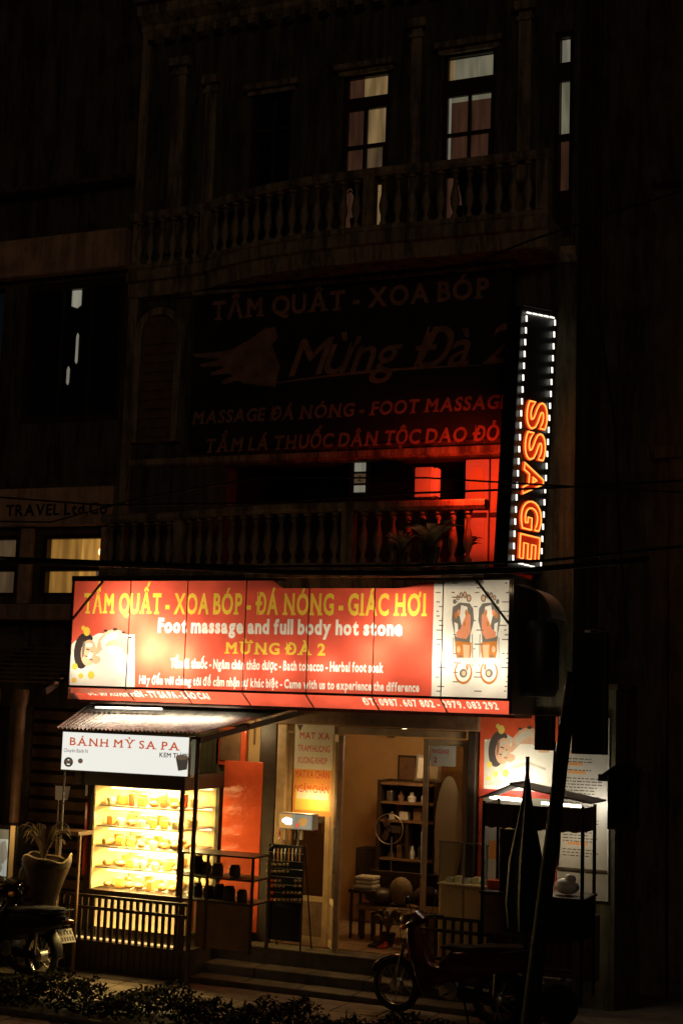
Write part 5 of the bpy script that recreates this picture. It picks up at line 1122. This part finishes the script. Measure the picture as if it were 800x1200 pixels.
leafy('balcony_plant', AX(470, 650, -1.08), -1.1, 4.865, .35, 24, 'smaller leafy plant on the lower balcony left of the red lit one', 'dryleaf', .08, .15, .3, .04, 13)
leafy('balcony_plant', AX(545, 650, -.5), -.62, 4.865, .35, 24, 'leafy plant on the lower balcony nearest the neon sign', 'leaf', .08, .15, .26, .04, 17)
leafy('balcony_plant', .25, -.35, 8.81, .85, 40, 'leafy plant on the upper balcony before the curtained window', 'leaf', .1, .25, .3, .03, 23)
leafy('balcony_plant', 1.55, -.35, 8.81, .85, 36, 'leafy plant on the upper balcony before the window with the grey transom', 'leaf', .1, .25, .26, .03, 29)

# =================================================================== LEANING POLE, PARASOL, CABLES
Yq = -2.0
pp0 = gr(621, 1200, G); b = at(623, 1170, Yq); t = at(664, 840, Yq); dv = (t-b)/(t.z-b.z); foot_ = b+dv*(G-b.z); topp = b+dv*(3.75-b.z)
lp = thing('leaning_pole', 'thick black utility pole leaning in front of the food cart', 'pole', foot_)
part('shaft', MB().tube([foot_, foot_.lerp(topp, .5), topp], .078, 14, r1=.06), M['rubber'], lp, True)
jb = at(640, 858, Yq); part('junction_box', MB().bbox(jb.x-.1, jb.x+.07, Yq-.07, Yq+.07, jb.z-.17, jb.z+.16, .01), M['iron'], lp)
for z in (1.2, 2.3, 3.6): pz_ = b+dv*(z-b.z); part('band', MB().lathe([(.086-.006*z, -.02), (.086-.006*z, .02)], (pz_.x, pz_.y, z), 14), M['blackmetal'], lp, True)
lc = [at(x, y, Yq-.05) for x, y in ((650, 870), (648, 905), (646, 950), (645, 1000), (648, 1018), (653, 1014), (655, 990), (656, 940), (655, 905), (656, 880))]
solo('cable_loop', MB().tube(lc, .011, 8), M['rubber'], 'black cable hanging in a long loop beside the leaning pole', 'cable', None, True)
um = at(620, 894, -1.55); uc = Vector((um.x-.02, -1.55, G))
pu = thing('folded_parasol', 'folded black parasol standing pointed in front of the food cart', 'parasol', uc)
mb = MB(); prof = [(.010, um.z), (.022, um.z-.16), (.045, um.z-.36), (.09, um.z-.62), (.15, um.z-.95), (.175, um.z-1.35), (.15, um.z-1.6), (.06, um.z-1.62)]
n = 32
for i, (r_, z) in enumerate(prof):
    for j in range(n): a = 2*math.pi*j/n; rr = r_*(1+.16*math.cos(8*a)); mb.v.append((uc.x+rr*math.cos(a), -1.55+rr*math.sin(a), z))
for i in range(len(prof)-1):
    for j in range(n): mb.f.append((i*n+j, i*n+(j+1) % n, (i+1)*n+(j+1) % n, (i+1)*n+j)); mb.mi.append(0)
part('canopy', mb, M['black'], pu, True); part('pole', MB().tube([(uc.x, -1.55, G), (uc.x, -1.55, um.z+.06)], .02, 8), M['blackmetal'], pu, True); part('base', MB().lathe([(.26, G+.013), (.26, G+.07), (.08, G+.11)], (uc.x, -1.55, 0), 18), M['black'], pu, True)

def cable(pts, r_, label, Y=-1.9):
    P = []
    for (a, b_), (c_, d_) in zip(pts, pts[1:]):
        for i in range(8): t_ = i/8; P.append(at(a+(c_-a)*t_, b_+(d_-b_)*t_, Y))
    P.append(at(*pts[-1], Y))
    solo('overhead_cable', MB().tube(P, r_, 6), M['rubber'], label, 'cable', None, True)
cable([(-60, 656), (80, 660), (200, 664), (340, 671), (480, 672), (620, 668), (760, 655)], .030, 'thickest black cable running just along the top edge of the red banner')
cable([(-60, 651), (120, 658), (300, 664), (480, 663), (640, 657), (800, 640)], .016, 'thin black cable just above the thickest one over the banner')
cable([(-60, 578), (120, 592), (300, 590), (480, 578), (640, 572), (860, 560)], .012, 'thin cable crossing the travel fascia and the dark lower balcony')
cable([(-60, 610), (60, 612), (160, 585), (300, 560), (500, 560), (700, 572), (860, 580)], .010, 'sagging cable dipping below the dark billboard')
cable([(500, 330), (620, 282), (730, 245), (860, 205)], .012, 'cable rising to the right in front of the dark right building')
cable([(700, 360), (720, 500), (726, 640), (735, 760)], .014, 'cable dropping straight down right of the neon sign')

# =================================================================== MOTORBIKES
def loft(path, hw, ht, n=12, pw=1.):
    mb = MB(); P = [Vector((x, 0, z)) for x, z in path]; k = len(P)
    for i, p in enumerate(P):
        d = (P[min(i+1, k-1)]-P[max(i-1, 0)]).normalized(); nr = Vector((-d.z, 0, d.x))
        for j in range(n):
            a = 2*math.pi*j/n; c_, s_ = math.cos(a), math.sin(a)
            c_ = math.copysign(abs(c_)**pw, c_); s_ = math.copysign(abs(s_)**pw, s_)
            mb.v.append(tuple(p+Vector((0, c_*hw[i], 0))+nr*s_*ht[i]))
    for i in range(k-1):
        for j in range(n): mb.f.append((i*n+j, i*n+(j+1) % n, (i+1)*n+(j+1) % n, (i+1)*n+j)); mb.mi.append(0)
    mb.f += [tuple(range(n))[::-1], tuple((k-1)*n+j for j in range(n))]; mb.mi += [0, 0]; return mb
def torus(cx, cz, Rr, rx, ry, n=28, m=8, y=0):
    mb = MB()
    for i in range(n):
        a = 2*math.pi*i/n
        for j in range(m): t_ = 2*math.pi*j/m; rr = Rr+rx*math.cos(t_); mb.v.append((cx+rr*math.cos(a), y+ry*math.sin(t_), cz+rr*math.sin(a)))
    for i in range(n):
        for j in range(m): mb.f.append((i*m+j, i*m+(j+1) % m, ((i+1) % n)*m+(j+1) % m, ((i+1) % n)*m+j)); mb.mi.append(0)
    return mb
def motorbike(label, paint, loc, rotz):
    t = thing('motorbike', label, 'motorbike', loc, 'motorbikes parked before the shop', True, rotz); P = M[paint]
    for wx in (0, 1.22):
        w_ = part('wheel', torus(wx, .29, .248, .044, .046), M['rubber'], t, True)
        part('rim', torus(wx, .29, .215, .012, .03, 28, 6), M['chrome'], w_, True); part('hub', MB().lathe([(.03, -.07), (.065, -.05), (.065, .05), (.03, .07)], (wx, 0, .29), 12, 'y'), M['steel'], w_, True)
        sp = MB()
        for i in range(18):
            a = 2*math.pi*i/18; a2 = a+(.25 if i % 2 else -.25); y = .03 if i % 2 else -.03
            sp.bar((wx+.06*math.cos(a2), y, .29+.06*math.sin(a2)), (wx+.21*math.cos(a), 0, .29+.21*math.sin(a)), .004)
        part('spokes', sp, M['steel'], w_)
    fp = [(1.22+.32*math.cos(a), .29+.32*math.sin(a)) for a in [R(d) for d in (160, 135, 110, 85, 60, 38, 20)]]
    part('front_fender', loft(fp, [.04, .07, .082, .086, .082, .07, .04], [.02]*7), P, t, True)
    rf = [(.32*math.cos(a), .29+.34*math.sin(a)) for a in [R(d) for d in (60, 85, 110, 135, 160, 178)]]
    part('rear_fender', loft(rf, [.05, .07, .075, .075, .07, .05], [.012]*6), M['blackmetal'], t, True)
    for s_ in (-1, 1): part('fork', MB().tube([(1.22, s_*.075, .29), (1.14, s_*.075, .58), (1.08, s_*.06, .8)], .02, 8), M['chrome'], t, True)
    part('leg_shield', loft([(1.04, .93), (1.0, .82), (.93, .64), (.86, .48), (.82, .33), (.80, .27)], [.09, .17, .235, .245, .21, .13], [.07, .07, .055, .05, .04, .02], 14, .8), P, t, True)
    part('downtube_cover', loft([(.98, .72), (.88, .52), (.72, .44), (.55, .46), (.42, .56)], [.09, .11, .13, .14, .14], [.08, .09, .11, .12, .12], 12, .8), P, t, True)
    part('body_cover', loft([(.62, .5), (.45, .6), (.2, .64), (-.1, .67), (-.34, .72), (-.45, .75)], [.11, .15, .165, .15, .11, .04], [.12, .17, .16, .12, .08, .03], 14, .8), P, t, True)
    part('seat', loft([(.66, .75), (.55, .765), (.3, .765), (.1, .80), (-.18, .82), (-.3, .825), (-.34, .81)], [.06, .10, .125, .13, .125, .1, .03], [.02, .035, .045, .05, .05, .04, .015], 14, .75), M['rubber'], t, True)
    hc = part('handlebar_cowl', loft([(.9, 1.0), (.97, 1.03), (1.06, 1.0), (1.12, .95)], [.09, .15, .15, .09], [.04, .08, .10, .08], 12, .85), P, t, True)
    part('headlight', MB().ball((1.13, 0, .98), .05, .10, .085, 12, 8), M['chrome'], hc, True)
    for s_ in (-1, 1):
        part('turn_signal', MB().ball((1.07, s_*.15, .93), .035, .05, .03, 10, 6), M['inkorange'], t, True)
        h_ = part('handlebar', MB().tube([(.97, s_*.08, 1.02), (.95, s_*.2, 1.04), (.88, s_*.33, 1.02)], .011, 8), M['chrome'], t, True)
        part('grip', MB().tube([(.905, s_*.27, 1.028), (.86, s_*.37, 1.015)], .018, 8), M['rubber'], h_, True)
        part('brake_lever', MB().tube([(.95, s_*.22, 1.02), (.94, s_*.34, .99)], .006, 6), M['chrome'], h_, True)
        m_ = part('mirror', MB().tube([(.93, s_*.22, 1.05), (.92, s_*.27, 1.15), (.93, s_*.31, 1.22)], .006, 6), M['blackmetal'], t, True)
        part('mirror_head', MB().ball((.93, s_*.33, 1.25), .014, .065, .045, 12, 8), M['blackgloss'], m_, True)
        part('shock_absorber', MB().tube([(0, s_*.10, .31), (-.02, s_*.1, .62)], .022, 8), M['chrome'], t, True)
        part('swing_arm', MB().bar((0, s_*.085, .29), (.45, s_*.07, .33), .025, .04), M['blackmetal'], t)
        part('footrest', MB().tube([(.52, s_*.08, .3), (.52, s_*.24, .3)], .012, 8), M['rubber'], t, True)
    part('engine', MB().bbox(.42, .66, -.1, .1, .24, .44, .03).lathe([(.05, .1), (.09, .11), (.09, .15), (.03, .16)], (.5, 0, .33), 14, 'y'), M['steel'], t, True)
    part('cylinder', MB().lathe([(.06, .66), (.065, .7), (.065, .8), (.05, .82)], (0, 0, .37), 12, 'x'), M['steel'], t, True)
    part('exhaust', MB().tube([(.72, -.1, .3), (.6, -.13, .2), (.35, -.14, .21)], .016, 8).tube([(.35, -.14, .21), (.28, -.14, .22), (-.2, -.15, .3)], .042, 10, r1=.036), M['chrome'], t, True)
    part('chain_case', MB().bbox(-.02, .42, .1, .12, .25, .35, .01), M['blackmetal'], t)
    for s_ in (-1, 1): part('centre_stand', MB().tube([(.36, .08*s_, .25), (.26, .15*s_, .012)], .012, 6), M['blackmetal'], t, True)
    part('grab_rail', MB().tube([(-.05, .12, .78), (-.3, .13, .84), (-.46, .06, .86), (-.46, -.06, .86), (-.3, -.13, .84), (-.05, -.12, .78)], .012, 8), M['chrome'], t, True)
    part('tail_light', MB().ball((-.44, 0, .72), .045, .09, .04, 12, 8), M['redpaint'], t, True)
    pl_ = MB(); a = Vector((-.42, 0, .60)); up_ = Vector((-.10, 0, -.15)).normalized()*-1
    pts = lambda u, v: tuple(Vector((-.44, 0, .57))+Vector((0, 1, 0))*u+up_*v)
    mb, mats = flat_print((rect(-.1, .1, -.085, .085), M['whitepaint']), [(M['ink'], [rect(-.08+i*.045, -.05+i*.045, .012, .062) for i in range(4)]+[rect(-.085+i*.038, -.06+i*.038, -.062, -.014) for i in range(5)])], pts)
    part('licence_plate', mb, mats, t); part('plate_bracket', MB().add([pts(u, v) for u, v in ((-.02, .05), (.02, .05), (.02, .2), (-.02, .2))]+[tuple(Vector(pts(u, v))+Vector((.02, 0, -.01))) for u, v in ((-.02, .05), (.02, .05), (.02, .2), (-.02, .2))], [(0, 1, 2, 3), (7, 6, 5, 4), (0, 4, 5, 1), (1, 5, 6, 2), (2, 6, 7, 3), (3, 7, 4, 0)]), M['blackmetal'], t)
    for s_ in (-1, 1): part('control_cable', MB().tube([(.94, s_*.24, 1.02), (1.06, s_*.2, 1.07), (1.14, s_*.12, .95), (1.13, s_*.06, .7)], .005, 6), M['rubber'], t, True)
    part('speedometer', MB().ball((1.0, 0, 1.07), .05, .08, .03, 12, 6), M['blackgloss'], t, True)
    t.scale = (.93, .93, .93)
    part('rear_rack', MB().box(-.0, -.0+.01, -.08, .08, .86, .87), M['blackmetal'], t)
    return t
fwp = gr(455, 1184, G+.012)
mr = motorbike('dark scooter with a front basketless cowl parked before the steps, facing left', 'redpaint', (fwp.x+1.22*math.cos(R(8)), fwp.y-1.22*math.sin(R(8)), G+.012), R(172))
mr['label'] = 'dark red underbone motorbike parked facing left in front of the shop steps'
rw = gr(47, 1150, G+.012)
motorbike('dark motorbike with a pale rear plate parked before the picket fence at the left', 'blackgloss', (rw.x, rw.y, G+.012), R(163))
motorbike('black motorbike at the left edge showing its handlebar and mirror behind the other', 'blackgloss', (-4.05, -1.75, G+.012), R(4))
# headlamp glow on the cowl of the right bike
p_ = at(458, 1081, fwp.y-.12)

# =================================================================== HEDGE IN THE FOREGROUND
def hedge(name, xa, xb, ya, yb3, h, n, seed, label):
    rg = random.Random(seed); mb = MB()
    for i in range(n):
        x = rg.uniform(xa, xb); y = rg.uniform(ya, yb3); top = h*(.72+.2*math.sin(x*5.1+y)+.12*math.sin(x*13.7)+.1*rg.random()); z = G+top*rg.random()**.5
        s_ = rg.uniform(.018, .04); a = rg.uniform(0, 6.28); b_ = rg.uniform(-.9, .9)
        u = Vector((math.cos(a), math.sin(a), b_)).normalized()*s_; v = Vector((-math.sin(a), math.cos(a), rg.uniform(-.6, .6))).normalized()*s_*.5; c_ = Vector((x, y, z))
        mb.add([c_-u, c_-v, c_+u, c_+v], [(0, 1, 2, 3)])
    for i in range(60):
        x = rg.uniform(xa, xb); y = rg.uniform(ya, yb3); mb.tube([(x, y, G), (x+rg.uniform(-.1, .1), y, G+h*.8)], .006, 4)
    me = mb.mesh(name, M['leaf']); o = bpy.data.objects.new(name, me); COL.objects.link(o); tag(o, label, 'hedge', None, 'stuff')
hedge('low_hedge', -3.6, 3.2, -3.35, -2.7, .36, 16000, 2, 'low dark leafy hedge running along the bottom of the picture')
hg = struct('planting_bed', MB().bbox(-3.8, 3.2, -3.45, -2.62, G+.001, G+.06, .02), M['concrete'])
